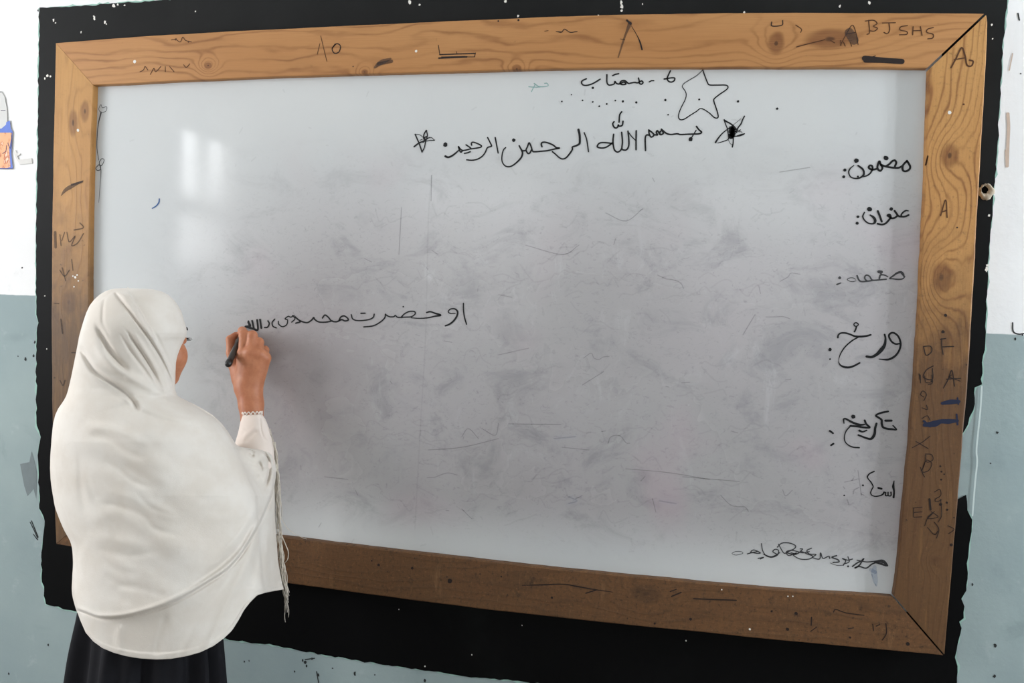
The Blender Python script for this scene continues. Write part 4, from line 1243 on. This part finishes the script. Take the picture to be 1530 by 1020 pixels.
# lashes and eyes
V, Fc = [], []
for s in (-1, 1):
    for q in range(9):
        a = (q - 4) / 4
        p0 = hp(s * (0.029 + 0.012 * a), 0.0895 - 0.004 * a * a, 0.008 - 0.004 * a * a)
        tube(V, Fc, [p0, p0 + hf * 0.006 + hr * s * 0.003 * a, p0 + hf * 0.010 + hu * 0.003 + hr * s * 0.006 * a], [0.0008, 0.0003], 5)
    tube(V, Fc, [hp(s * x, f, u) for x, f, u in ((0.012, 0.096, 0.026), (0.028, 0.092, 0.030), (0.048, 0.080, 0.026))], [0.002, 0.0026, 0.001], 6)
mesh_obj('eyelashes', V, Fc, MAT_HAIR, girl, True)['label'] = 'dark brows and lashes'
m = Mat('eye_white', 0.15, 0.5)
m.color(srgb(225, 220, 214))
for s in (-1, 1):
    bm = bmesh.new()
    bmesh.ops.create_uvsphere(bm, u_segments=20, v_segments=14, radius=0.0098)
    for v in bm.verts:
        v.co = Vector(hp(s * 0.029, 0.0815, 0.003)) + v.co
    e = bm_obj('eye', bm, m.mat, girl, True)
    bm = bmesh.new()
    bmesh.ops.create_uvsphere(bm, u_segments=16, v_segments=10, radius=0.0048)
    for v in bm.verts:
        v.co = Vector(hp(s * 0.029, 0.0875, 0.003)) + v.co
    bm_obj('iris', bm, MAT_HAIR, e, True)

# ---- the marker she holds
marker = thing('marker_pen', 'dark marker pen held in the raised hand at the end of the line being written', 'marker')
mt, me_ = pw(366.5, 490, PANEL_Y - 0.001), pw(340.5, 545, -0.112)
ax_ = (me_ - mt) / np.linalg.norm(me_ - mt)
ML = float(np.linalg.norm(me_ - mt))


def lathe_along(name, prof, mat, parent, n=20):
    a1 = np.cross(ax_, [0.2, 0.1, 1])
    a1 /= np.linalg.norm(a1)
    a2 = np.cross(ax_, a1)
    V, Fc = [], []
    for (s_, r_) in prof:
        for q in range(n):
            a = 2 * PI * q / n
            V.append(tuple(mt + ax_ * s_ + r_ * (math.cos(a) * a1 + math.sin(a) * a2)))
    for i in range(len(prof) - 1):
        for q in range(n):
            Fc.append((i * n + q, i * n + (q + 1) % n, (i + 1) * n + (q + 1) % n, (i + 1) * n + q))
    Fc.append(tuple(reversed(range(n))))
    Fc.append(tuple((len(prof) - 1) * n + q for q in range(n)))
    return mesh_obj(name, V, Fc, mat, parent, True)


lathe_along('nib', [(0, .0012), (.002, .0022), (.010, .0025)], MAT_INK, marker)
lathe_along('barrel', [(.009, .0035), (.016, .0055), (.022, .0072), (.035, .0078), (ML - .018, .0078), (ML - .016, .0074)], flat_mat('marker_barrel', srgb(50, 46, 42), 0.3, 0.5), marker)['label'] = 'smoky grey barrel'
lathe_along('end_plug', [(ML - .017, .0060), (ML - .016, .0086), (ML - .006, .0090), (ML - .001, .0080), (ML + .003, .0052), (ML + .0042, .002)], flat_mat('marker_plug', srgb(18, 18, 19), 0.35, 0.5), marker)['label'] = 'black rounded end'

# ---- clothes
def seg_dist(P, line):
    """signed distance in photo pixels from points (n,2) to a smoothed polyline (positive on its right going along), and the position along it 0..1"""
    L = np.array(smooth_line(line, 5))
    best = np.full(len(P), 1e9)
    sg = np.zeros(len(P))
    pos = np.zeros(len(P))
    for i in range(len(L) - 1):
        a, b = L[i], L[i + 1]
        ab = b - a
        t = np.clip(((P - a) @ ab) / (ab @ ab + 1e-9), 0, 1)
        d = P - (a + t[:, None] * ab)
        r = np.hypot(d[:, 0], d[:, 1])
        s = np.sign(ab[0] * d[:, 1] - ab[1] * d[:, 0])
        k = r < best
        best[k], sg[k], pos[k] = r[k], s[k], (i + t[k]) / (len(L) - 1)
    return best * np.where(sg == 0, 1, sg), pos


def ends(pos, e0=0.2, e1=0.2):
    return sstep(0, max(e0, 1e-4), pos) * (1 - sstep(1 - max(e1, 1e-4), 1, pos)) if e0 > 0 and e1 > 0 else \
        (sstep(0, e0, pos) if e0 > 0 else 1) * ((1 - sstep(1 - e1, 1, pos)) if e1 > 0 else 1)


def ridge(P, line, w, h, e0=0.2, e1=0.2):
    d, pos = seg_dist(P, line)
    return h * np.exp(-(d / w) ** 2) * ends(pos, e0, e1)


def ledge(P, line, w, h, fall, e0=0.15, e1=0.15, side=1):
    """a cloth edge: height rises over w px across the line, then eases back over `fall` px on the raised side"""
    d, pos = seg_dist(P, line)
    d = d * side
    return h * sstep(-w, w, d) * np.exp(-np.maximum(d, 0) / fall) * ends(pos, e0, e1)


rngw = np.random.default_rng(12)
WAVES = []
for _ in range(26):
    ang = rngw.normal(0.42, 0.30)
    lam = rngw.uniform(26, 80)
    WAVES.append((math.sin(ang) * -2 * PI / lam, math.cos(ang) * 2 * PI / lam, rngw.uniform(0, 2 * PI), lam / 80))


def wrinkle(P):
    q = P + 9 * np.stack([np.sin(P[:, 1] * 0.031 + 1), np.sin(P[:, 0] * 0.037 + 2)], 1)
    s = sum(a * np.sin(q[:, 0] * kx + q[:, 1] * ky + ph) for kx, ky, ph, a in WAVES)
    return s / 6.0


# rows of the shawl: left outline, right outline (photo px), depth planes left / middle / right, half depth
def rows():
    R = []
    # head and shoulders: constant photo height
    LP = [(430.2, 186, 190), (430.6, 177, 202), (431.2, 170, 220), (432.5, 164, 231), (435, 157, 241), (440, 149, 251), (447, 141, 259), (456, 134, 266), (467, 129, 271.5), (480, 124.5, 275.5), (490, 121.5, 278.5), (497, 119.5, 279.5), (503, 118, 278),
          (509, 117, 274.5), (517, 115.5, 272), (530, 113, 269), (545, 110, 266), (560, 107, 263.5), (573, 104, 261.5), (583, 101.5, 262), (591, 99, 265), (597, 96, 276), (603, 92, 289), (610, 87, 302), (620, 82.5, 318), (632, 79.5, 331),
          (645, 78, 341), (655, 77, 347), (663, 76.5, 352), (667, 76.3, 358), (669.5, 76, 372), (672, 75.8, 390), (675, 75.6, 401), (680, 75.2, 407), (688, 75, 411), (700, 74.8, 413.5), (715, 75.5, 413), (728, 77, 412), (740, 79, 411.5)]
    py = np.array([r[0] for r in LP], float)
    Lx = np.array([r[1] for r in LP], float)
    Rx = np.array([r[2] for r in LP], float)
    vs = np.concatenate([[430.2, 430.35, 430.6, 430.9, 431.2, 431.8, 432.5, 433.6], np.arange(435, 440, 1.2), np.arange(440, 664, 1.8), np.arange(664, 682, 0.8), np.arange(682, 740, 1.8), [740]])
    for v in vs:
        l, r = np.interp(v, py, Lx), np.interp(v, py, Rx)
        head = 1 - sstep(570, 640, v)
        arm = sstep(648, 690, v)
        yl = np.interp(v, [430, 580, 660, 740], [-0.390, -0.40, -0.425, -0.43])
        ym = np.interp(v, [430, 580, 660, 740], [-0.335, -0.345, -0.37, -0.37])
        yr = np.interp(v, [430, 580, 630, 665, 690, 740], [-0.27, -0.28, -0.24, -0.17, -0.105, -0.10])
        if v < 500:
            kk = min(1.0, (r - l) / 155)
            yl, yr = ym + (yl - ym) * kk, ym + (yr - ym) * kk
        cap = math.sqrt(max(0.0, 1 - ((497 - min(v, 497)) / 66.81) ** 2))
        dd = np.interp(v, [497, 560, 600, 650, 740], [0.105, 0.102, 0.115, 0.128, 0.135]) * (0.02 + 0.98 * cap if v < 497 else 1)
        R.append(((l, v), (r, v), yl, ym, yr, dd, v, 0.0))
    # hanging part: from row 740 to the hem
    LL = smooth_line([(79, 740), (83, 760), (94, 788), (106, 812), (109, 838), (108, 862), (107.5, 885), (112, 905), (118, 922)], 12)
    RR = smooth_line([(411.5, 740), (412, 775), (414, 810), (417, 845), (421, 868), (424, 880)], 12)
    LL, RR = np.array(LL), np.array(RR)
    n = 140
    for i in range(1, n + 1):
        t = i / n
        l = [np.interp(t, np.linspace(0, 1, len(LL)), LL[:, k]) for k in (0, 1)]
        r = [np.interp(t, np.linspace(0, 1, len(RR)), RR[:, k]) for k in (0, 1)]
        R.append((tuple(l), tuple(r), -0.43 + 0.005 * t, -0.37, -0.10 - 0.015 * t, 0.135 + 0.012 * t, 740 + t * 180, t))
    return R


HEM = np.array([(0, 922), (.033, 945), (.07, 958), (.115, 968), (.17, 975), (.23, 980), (.30, 983.5), (.377, 985), (.45, 984), (.525, 980), (.59, 974.5), (.656, 965), (.70, 955), (.745, 942), (.78, 925), (.805, 911), (.836, 899), (.869, 889), (.91, 885), (.95, 882.5), (1, 880)])
HEMB = HEM[:, 1] - (922 - 42 * HEM[:, 0])


def shawl_disp(P, front, tt):
    """fold relief in metres towards the viewer, given the photo position of each point"""
    x, y = P[:, 0], P[:, 1]
    D_ = np.zeros(len(P))
    z26 = lambda pts: [(90 + a / 3.924, 420 + b / 3.924) for a, b in pts]
    # head wrap
    D_ += ledge(P, z26([(375, 20), (420, 95), (470, 180), (560, 340), (620, 470), (660, 560), (685, 650)]), 1.0, 0.0095, 45, .02, .05, 1)
    D_ += ridge(P, z26([(300, 30), (350, 110), (420, 195), (520, 335), (590, 450), (640, 560), (665, 650)]), 2.0, -0.0055, .02, .05)
    D_ += ridge(P, z26([(340, 30), (385, 110), (450, 205), (545, 350), (615, 470), (655, 590)]), 4.5, 0.0025, .02, .1)
    D_ += ridge(P, z26([(370, 260), (450, 380), (520, 490), (570, 580), (610, 660)]), 2.2, -0.0050, .25, .1)
    D_ += ridge(P, z26([(400, 260), (480, 380), (550, 490), (600, 580)]), 3.5, 0.0030, .25, .2)
    D_ += ridge(P, z26([(330, 280), (420, 420), (500, 530), (575, 640)]), 2.2, -0.0035, .3, .15)
    D_ += ridge(P, z26([(200, 220), (240, 310), (300, 420), (350, 480), (420, 545)]), 4.0, -0.0085, .3, .25)
    D_ += ridge(P, z26([(160, 290), (220, 400), (300, 490), (380, 545), (480, 600), (600, 660), (680, 700)]), 7.0, 0.0070, .25, .2)
    D_ += ridge(P, z26([(100, 370), (140, 430), (200, 525), (300, 600), (390, 665), (440, 720), (470, 765)]), 4.0, -0.0105, .12, .15)
    D_ += ledge(P, z26([(110, 470), (200, 560), (320, 650), (420, 720), (520, 770), (640, 810), (740, 825), (820, 805)]), 4.5, 0.0055, 35, .2, .1, -1)
    D_ += ridge(P, z26([(540, 270), (590, 380), (640, 480), (690, 590)]), 3, -0.003, .3, .2)
    D_ += ridge(P, z26([(270, 60), (250, 160), (255, 260), (310, 350)]), 3, -0.002, .3, .3)
    D_ += ridge(P, z26([(470, 660), (600, 700), (720, 740), (830, 800), (920, 870)]), 10, 0.004, .3, .3)
    # back: shallow slanting wrinkles
    z3 = lambda pts: [(60 + a / 2.55, 600 + b / 2.55) for a, b in pts]
    for ln, w_, h_ in (([(170, 125), (260, 140), (340, 195), (420, 215)], 6, -.0045), ([(230, 215), (300, 260), (350, 300), (440, 335)], 4.5, -.0050), ([(190, 375), (330, 405), (400, 440), (440, 485), (550, 515)], 5, -.0050),
                       ([(360, 340), (420, 400), (520, 440)], 4.5, -.0035), ([(250, 430), (290, 480), (300, 540)], 6, -.003), ([(190, 545), (280, 575), (370, 585), (470, 560)], 6, -.003), ([(210, 590), (300, 640), (390, 660)], 6, -.003),
                       ([(240, 650), (290, 690), (380, 720)], 6, -.003), ([(150, 180), (155, 280), (160, 370), (200, 470)], 6, -.0035), ([(170, 240), (190, 330), (230, 380)], 5, -.003), ([(150, 90), (300, 110), (450, 190)], 7, .003),
                       ([(230, 180), (340, 230), (440, 290), (520, 310)], 8, .0045), ([(200, 330), (320, 360), (440, 400), (540, 470)], 8, .0045), ([(250, 400), (330, 440), (430, 520)], 8, .004), ([(180, 500), (300, 530), (420, 545)], 8, .003),
                       ([(260, 730), (330, 700), (450, 730), (480, 745)], 5, -.002), ([(540, 180), (620, 260), (700, 290)], 8, -.003), ([(560, 330), (640, 370), (760, 350)], 8, -.0028), ([(600, 430), (720, 440), (820, 380)], 9, .003)):
        D_ += ridge(P, z3(ln), w_, h_, .25, .25)
    D_ *= 1 - 0.58 * sstep(635, 680, y) * (1 - sstep(330, 360, x))
    body_ = sstep(600, 650, y) * (1 - sstep(880, 930, y))
    D_ += wrinkle(P) * 0.0022 * body_ * sstep(95, 150, x) * (0.25 + 0.75 * (1 - sstep(250, 360, x)))
    D_ += wrinkle(P * 0.6 + 300) * 0.0016 * (1 - sstep(590, 640, y))
    # upper layer ends in a rolled fold over the hanging layer
    z4 = lambda pts: [(220 + a / 2.832, 640 + b / 2.832) for a, b in pts]
    edge = [(84, 897), (108, 907), (130, 915.5), (150, 922), (180, 921.5), (215, 914), (250, 902), (280, 887), (310, 869), (340, 849), (362, 824), (384, 787), (398, 757), (408, 730), (414, 700)]
    D_ += ledge(P, edge, 0.9, 0.0120, 38, .03, .04, -1)
    D_ += ledge(P, [(340, 849), (362, 824), (384, 787), (398, 757), (408, 730), (414, 700)], 1.6, 0.0160, 26, .45, .02, -1)
    D_ += ridge(P, [(a + 1.4, b + 2.0) for a, b in edge], 1.5, -0.0050, .05, .05)
    D_ += ridge(P, [(a - 2.0, b - 3.2) for a, b in edge], 3.0, 0.0016, .06, .1)
    D_ += ridge(P, z4([(545, 240), (500, 330), (440, 420), (390, 505), (310, 580), (210, 650), (120, 700)]), 4.5, -0.0055, .2, .3)
    D_ += ridge(P, z4([(480, 300), (420, 400), (360, 480), (280, 560)]), 5, 0.003, .2, .3)
    # hanging layer: soft vertical folds and a stitched hem
    low = tt * 0
    for ln, w_, h_ in (([(372, 812), (345, 858), (312, 905), (288, 945), (262, 1000)], 7, -.0035), ([(385, 800), (365, 850), (340, 900), (318, 950), (296, 1000)], 7, .0035), ([(392, 780), (384, 830), (372, 880)], 6, -.006), ([(403, 760), (399, 820), (396, 880)], 5, .006), ([(250, 915), (238, 950), (233, 980)], 5, -.002), ([(180, 930), (178, 955), (180, 975)], 6, .002), ([(330, 880), (300, 925), (280, 965), (266, 1000)], 6, .002), ([(411, 770), (413, 830), (416, 875)], 4, -.004)):
        D_ += ridge(P, ln, w_, h_, .2, .1)
    D_ += 0.0016 * sstep(.955, .965, tt)
    # bunched cloth over the raised arm
    za = lambda pts: [(320 + a / 6.377, 600 + b / 6.377) for a, b in pts]
    D_ += ridge(P, za([(330, 425), (430, 440), (490, 500), (525, 580), (525, 690), (490, 800), (430, 890)]), 2.2, -0.0110, .2, .3)
    D_ += ridge(P, za([(420, 415), (510, 420), (550, 460), (580, 540)]), 1.8, -0.009, .2, .3)
    D_ += ridge(P, za([(300, 455), (350, 465), (390, 500)]), 2.6, -0.008, .2, .3)
    D_ += ridge(P, za([(320, 490), (355, 515), (385, 505)]), 2.2, -0.007, .2, .3)
    D_ += ridge(P, za([(420, 570), (440, 610), (460, 670)]), 2.4, -0.009, .2, .3)
    D_ += ridge(P, za([(425, 690), (415, 730), (390, 760)]), 2.4, -0.004, .2, .3)
    D_ += ridge(P, za([(480, 460), (550, 560), (565, 680), (540, 800)]), 5, 0.004, .2, .3)
    return D_ * front * 1.5 * sstep(431, 442, y)


def build_drape(R, name, mat, parent, nth=150, disp=None, face_gap=True):
    V, TT, SS, DR = [], [], [], []
    for (l, r, yl, ym, yr, dd, v, t) in R:
        if face_gap:
            g = sstep(474, 506, v) * (1 - sstep(566, 598, v))
            a0, a1 = 0.0 - 2 * g, -360 + 96 * g
        else:
            a0, a1 = 0, -360
        # denser samples on the viewer's side
        s = np.linspace(0, 1, nth)
        th = np.radians(a0 + (a1 - a0) * np.where(s < 0.68, s / 0.68 * 0.5, 0.5 + (s - 0.68) / 0.32 * 0.5))
        u, w = np.cos(th), (np.cos(th) + 1) / 2
        sn = np.sin(th)
        sn = np.sign(sn) * np.abs(sn) ** (0.9 - 0.35 * t)
        px = l[0] + (r[0] - l[0]) * w
        py = l[1] + (r[1] - l[1]) * w
        if t > 0:
            py = py + np.interp(w, HEM[:, 0], HEMB) * t ** 1.6
        y = yl + (ym - yl) * np.minimum(w / .5, 1)
        y = np.where(w > .5, ym + (yr - ym) * (np.maximum(w - .5, 0) / .5) ** 1.2, y)
        P, ray = npW(px, py, y)
        if face_gap:
            # the viewer's side is the union of the trunk and of the raised arm with the cloth hanging from it
            RT = min(np.interp(v, [583, 591, 600, 610, 620, 632, 645, 655, 680, 740, 900], [262, 267, 281, 297, 313, 328, 339, 345, 358, 383, 395]), r[0]) if v > 583 else r[0]
            uu = (px - (l[0] + RT) / 2) / ((RT - l[0]) / 2)
            wt = np.clip((uu + 1) / 2, 0, 1)
            yrt = np.interp(v, [580, 620, 740], [-0.28, -0.262, -0.26]) if v > 580 else yr
            yt = yl + (ym - yl) * np.minimum(wt / .5, 1)
            yt = np.where(wt > .5, ym + (yrt - ym) * (np.maximum(wt - .5, 0) / .5) ** 1.2, yt)
            Pt, _ = npW(px, py, yt)
            tt_ = np.linalg.norm(Pt - CAM_P, axis=1)
            q_ = np.clip(1 - uu * uu, 0, 1)
            ht = -tt_ + dd * q_ ** (0.45 - 0.15 * t) - 0.9 * np.maximum(np.abs(uu) - 1, 0)
            if v > 640:
                ac = np.interp(v, [640, 680, 720, 780, 930], [372, 372, 372, 372, 376])
                aw = r[0] - ac if r[0] > ac + 4 else 4
                ua = (px - ac) / max(aw, 24)
                ya = np.interp(px, [300, 360, 385, 412], [-0.30, -0.185, -0.150, yr])
                Pa, _ = npW(px, py, ya)
                ta_ = np.linalg.norm(Pa - CAM_P, axis=1)
                qa = np.clip(1 - np.maximum(ua, 0) ** 2, 0, 1)
                ha = -ta_ + 0.068 * qa ** 0.5 - (1 - sstep(652, 684, v)) * 0.06 - 0.25 * sstep(0.2, 4, -ua)
                k_ = 0.035
                hh = np.maximum(k_ - np.abs(ht - ha), 0) / k_
                ht = np.maximum(ht, ha) + hh * hh * k_ * .25
            tb_ = np.linalg.norm(P - CAM_P, axis=1)
            ht = np.maximum(ht, -tb_)
            e_ = np.exp(-(1 - np.abs(u)) / 0.012)
            tn = -ht * (1 - e_) + tb_ * e_
            P = np.where((sn < 0)[:, None], CAM_P + ray * tn[:, None], P + ray * (dd * sn)[:, None])
        else:
            P = P + ray * (dd * sn)[:, None]
        V.append(P)
        DR.append(ray)
        TT.append(np.full(nth, t))
        SS.append(sn)
    V, DR, TT, SS = (np.concatenate(q) for q in (V, DR, TT, SS))
    V[:, 1] = np.minimum(V[:, 1], -0.035)
    if disp is not None:
        pix = proj(V)
        V = V - DR * disp(pix, sstep(0.02, 0.30, -SS), TT)[:, None]
        back = sstep(0.05, 0.4, SS)
        V = V + DR * (wrinkle(pix * 0.7 + 90) * 0.003 * back)[:, None]
    V[:, 1] = np.minimum(V[:, 1], -0.030)
    nr = len(R)
    F = [(i * nth + j, i * nth + j + 1, (i + 1) * nth + j + 1, (i + 1) * nth + j) for i in range(nr - 1) for j in range(nth - 1)]
    o = mesh_obj(name, V, F, mat, parent, True)
    bmx = bmesh.new()
    bmx.from_mesh(o.data)
    bmesh.ops.remove_doubles(bmx, verts=bmx.verts, dist=2e-5)
    bmesh.ops.recalc_face_normals(bmx, faces=bmx.faces)
    for _ in range(1):
        bmesh.ops.smooth_vert(bmx, verts=[v_ for v_ in bmx.verts if not v_.is_boundary], factor=0.4, use_axis_x=True, use_axis_y=True, use_axis_z=True)
    bmx.to_mesh(o.data)
    bmx.free()
    sm = o.modifiers.new('thickness', 'SOLIDIFY')
    sm.thickness = 0.0018
    sm.offset = -1
    return o


shawl = build_drape(rows(), 'shawl', MAT_CLOTH, girl, 340, shawl_disp)
shawl['label'] = 'off white scarf wrapped over head and shoulders, long behind'

# sleeve with a scalloped lace cuff
SLV = [(619.0, 361.5, 391.5), (625, 360, 395.5), (632, 358.5, 399), (640, 357, 402), (648, 355, 404.5), (656, 352.5, 406.5), (664, 350.5, 408), (672, 350, 409.5), (682, 352, 410), (694, 356, 410), (706, 362, 408)]
sp, sl_, sr_ = (np.array([q[k] for q in SLV], float) for k in range(3))
RS_ = []
for v in np.arange(619, 706, 1.5):
    t = (v - 619) / 87
    RS_.append(((np.interp(v, sp, sl_), v + 1.0 * (1 - t)), (np.interp(v, sp, sr_), v - .6 * (1 - t)), -0.085 - 0.045 * t, -0.085 - 0.045 * t, -0.083 - 0.04 * t, 0.036 + 0.024 * t, v, 0.0))


def sleeve_disp(P, front, tt):
    za = lambda pts: [(320 + a / 6.377, 600 + b / 6.377) for a, b in pts]
    D_ = ridge(P, za([(435, 130), (440, 200), (450, 280), (480, 350), (550, 400)]), 1.3, -0.0022, .05, .1)
    D_ += ridge(P, za([(460, 140), (520, 220), (550, 330)]), 1.3, -0.0018, .1, .1)
    D_ += ridge(P, za([(430, 210), (360, 270), (290, 330), (240, 400)]), 3.5, 0.0035, .2, .3)
    D_ += ridge(P, za([(420, 270), (350, 330), (280, 400)]), 3, -0.003, .2, .3)
    D_ += ridge(P, za([(300, 250), (270, 320), (250, 410)]), 3, -0.002, .2, .3)
    D_ += ridge(P, za([(250, 160), (340, 140), (450, 135)]), 1.0, 0.0012, .05, .05)
    return D_ * front


sleeve = build_drape(RS_, 'sleeve', MAT_SLEEVE, girl, 110, sleeve_disp, False)
sleeve['label'] = 'cream sleeve on the raised arm'
V, Fc = [], []
nl = 15
for q in range(nl):
    pts = []
    for k in range(9):
        a = k / 8
        th = 2 * PI * (q + a) / nl
        u = (math.cos(th) + 1) / 2
        lift = math.sin(PI * a) * 4.6
        P_, ray = npW(361 + (391.8 - 361) * u, 620.6 - 1.6 * u - lift, -0.0855)
        pts.append(P_ + ray * 0.036 * math.sin(th))
    tube(V, Fc, pts, 0.0017, 6)
o = mesh_obj('lace_trim', V, Fc, MAT_SLEEVE, sleeve, True)
o['label'] = 'scalloped lace edge of the cuff'

# long black dress under the shawl
V, Fc = [], []
nd, zs = 160, np.linspace(0.06, 1.045, 70)
for zz in zs:
    t = (0.80 - zz) / 0.74                                  # 0 at the hips, 1 at the hem
    if zz > 0.80:
        s = (zz - 0.80) / 0.245
        cx, cy = PV[0] - 0.01 + (NB[0] - PV[0] + 0.01) * s, -0.36
        rx = 0.132 - 0.005 * s - 0.074 * sstep(.70, 1, s)
        ry = 0.086 - 0.015 * sstep(.6, 1, s)
        amp = 0.0
    else:
        cx, cy = PV[0] - 0.006 - 0.008 * t, -0.36
        rx, ry = 0.134 + 0.075 * t ** 0.8, 0.086 + 0.085 * t ** 0.9
        amp = 0.012 * sstep(0, .35, t)
    for q in range(nd):
        a = 2 * PI * q / nd
        fold = amp * (math.sin(a * 11 + 2.2 * math.sin(a * 2)) + 0.5 * math.sin(a * 19 + 1.3))
        V.append((cx + (rx + fold) * math.cos(a), cy + (ry + fold) * math.sin(a), zz))
for i in range(len(zs) - 1):
    for q in range(nd):
        Fc.append((i * nd + q, i * nd + (q + 1) % nd, (i + 1) * nd + (q + 1) % nd, (i + 1) * nd + q))
dress = mesh_obj('dress', V, Fc, MAT_DRESS, girl, True)
dress['label'] = 'long black dress hanging in pleats'
sm = dress.modifiers.new('thickness', 'SOLIDIFY')
sm.thickness = 0.002

# fringe hanging from the shawl's right edge
V, Fc = [], []
rng = random.Random(31)
YFr = -0.105


def strand(pts, r, jx=0.0, y=YFr, wig=0.8):
    P = smooth_line(pts, 6)
    ph, n_ = rng.uniform(0, 6), len(P)
    out = []
    for i, (a, b) in enumerate(P):
        out.append(pw(a + jx + wig * math.sin(ph + i * 0.9), b, y + 0.004 * math.sin(ph * 2 + i * 0.7)))
    tube(V, Fc, out, [r, r * 0.9, r * 0.6], 6)


main = [(408, 660), (412, 690), (413.5, 717), (415, 748), (417, 790), (420, 835), (424, 872), (428, 900), (430, 928)]
for q in range(12):
    e = rng.uniform(0.55, 1.0)
    k = max(4, int(len(main) * e))
    strand(main[:k], 0.0014, rng.uniform(-2.6, 2.8), YFr + rng.uniform(-.006, .004), 1.1)
for q in range(11):
    x0, y0 = rng.uniform(414, 419), rng.uniform(790, 840)
    strand([(x0, y0), (x0 + 4, y0 + 30), (x0 + 8 + rng.uniform(-2, 2), y0 + 55), (x0 + 11 + rng.uniform(-2, 3), min(930, y0 + 90))], 0.0014, 0, YFr, 1.4)
strand([(403, 640), (409, 662), (414, 700), (417, 735), (419, 766)], .0012, 0, YFr, .4)
strand([(409, 690), (415, 717), (418, 750), (419.5, 772)], .0014, 2, YFr, .4)
strand([(415, 755), (418, 768), (428, 787), (440, 797), (452, 803), (458, 805)], .0008, 0, YFr, .2)
strand([(417, 775), (420, 797), (428, 816), (431, 828), (428, 838), (421, 843)], .0013, 0, YFr, .2)
strand([(415, 800), (413, 825), (416, 850), (420, 862)], .0015, 0, YFr, .3)
for q in range(9):
    x0, y0 = rng.uniform(400, 413), rng.uniform(742, 762)
    strand([(x0, y0), (x0 + rng.uniform(-2, 2), y0 + 10), (x0 + rng.uniform(-3, 3), y0 + rng.uniform(14, 26))], 0.0011, 0, YFr - .008, .3)
for q in range(16):                                        # small knots along the edge
    t = q / 15
    a, b = 404 + 10 * math.sin(t * 1.6), 648 + t * 120
    p = pw(a + rng.uniform(0, 2.5), b, YFr)
    tube(V, Fc, [p, p + np.array([.002, 0, -.004]), p + np.array([.001, 0, -.009])], [.0020, .0010], 6)
o = mesh_obj('fringe', V, Fc, MAT_FRINGE, shawl, True)
o['label'] = 'twisted grey fringe threads at the shawl edge'
o['kind'] = 'stuff'
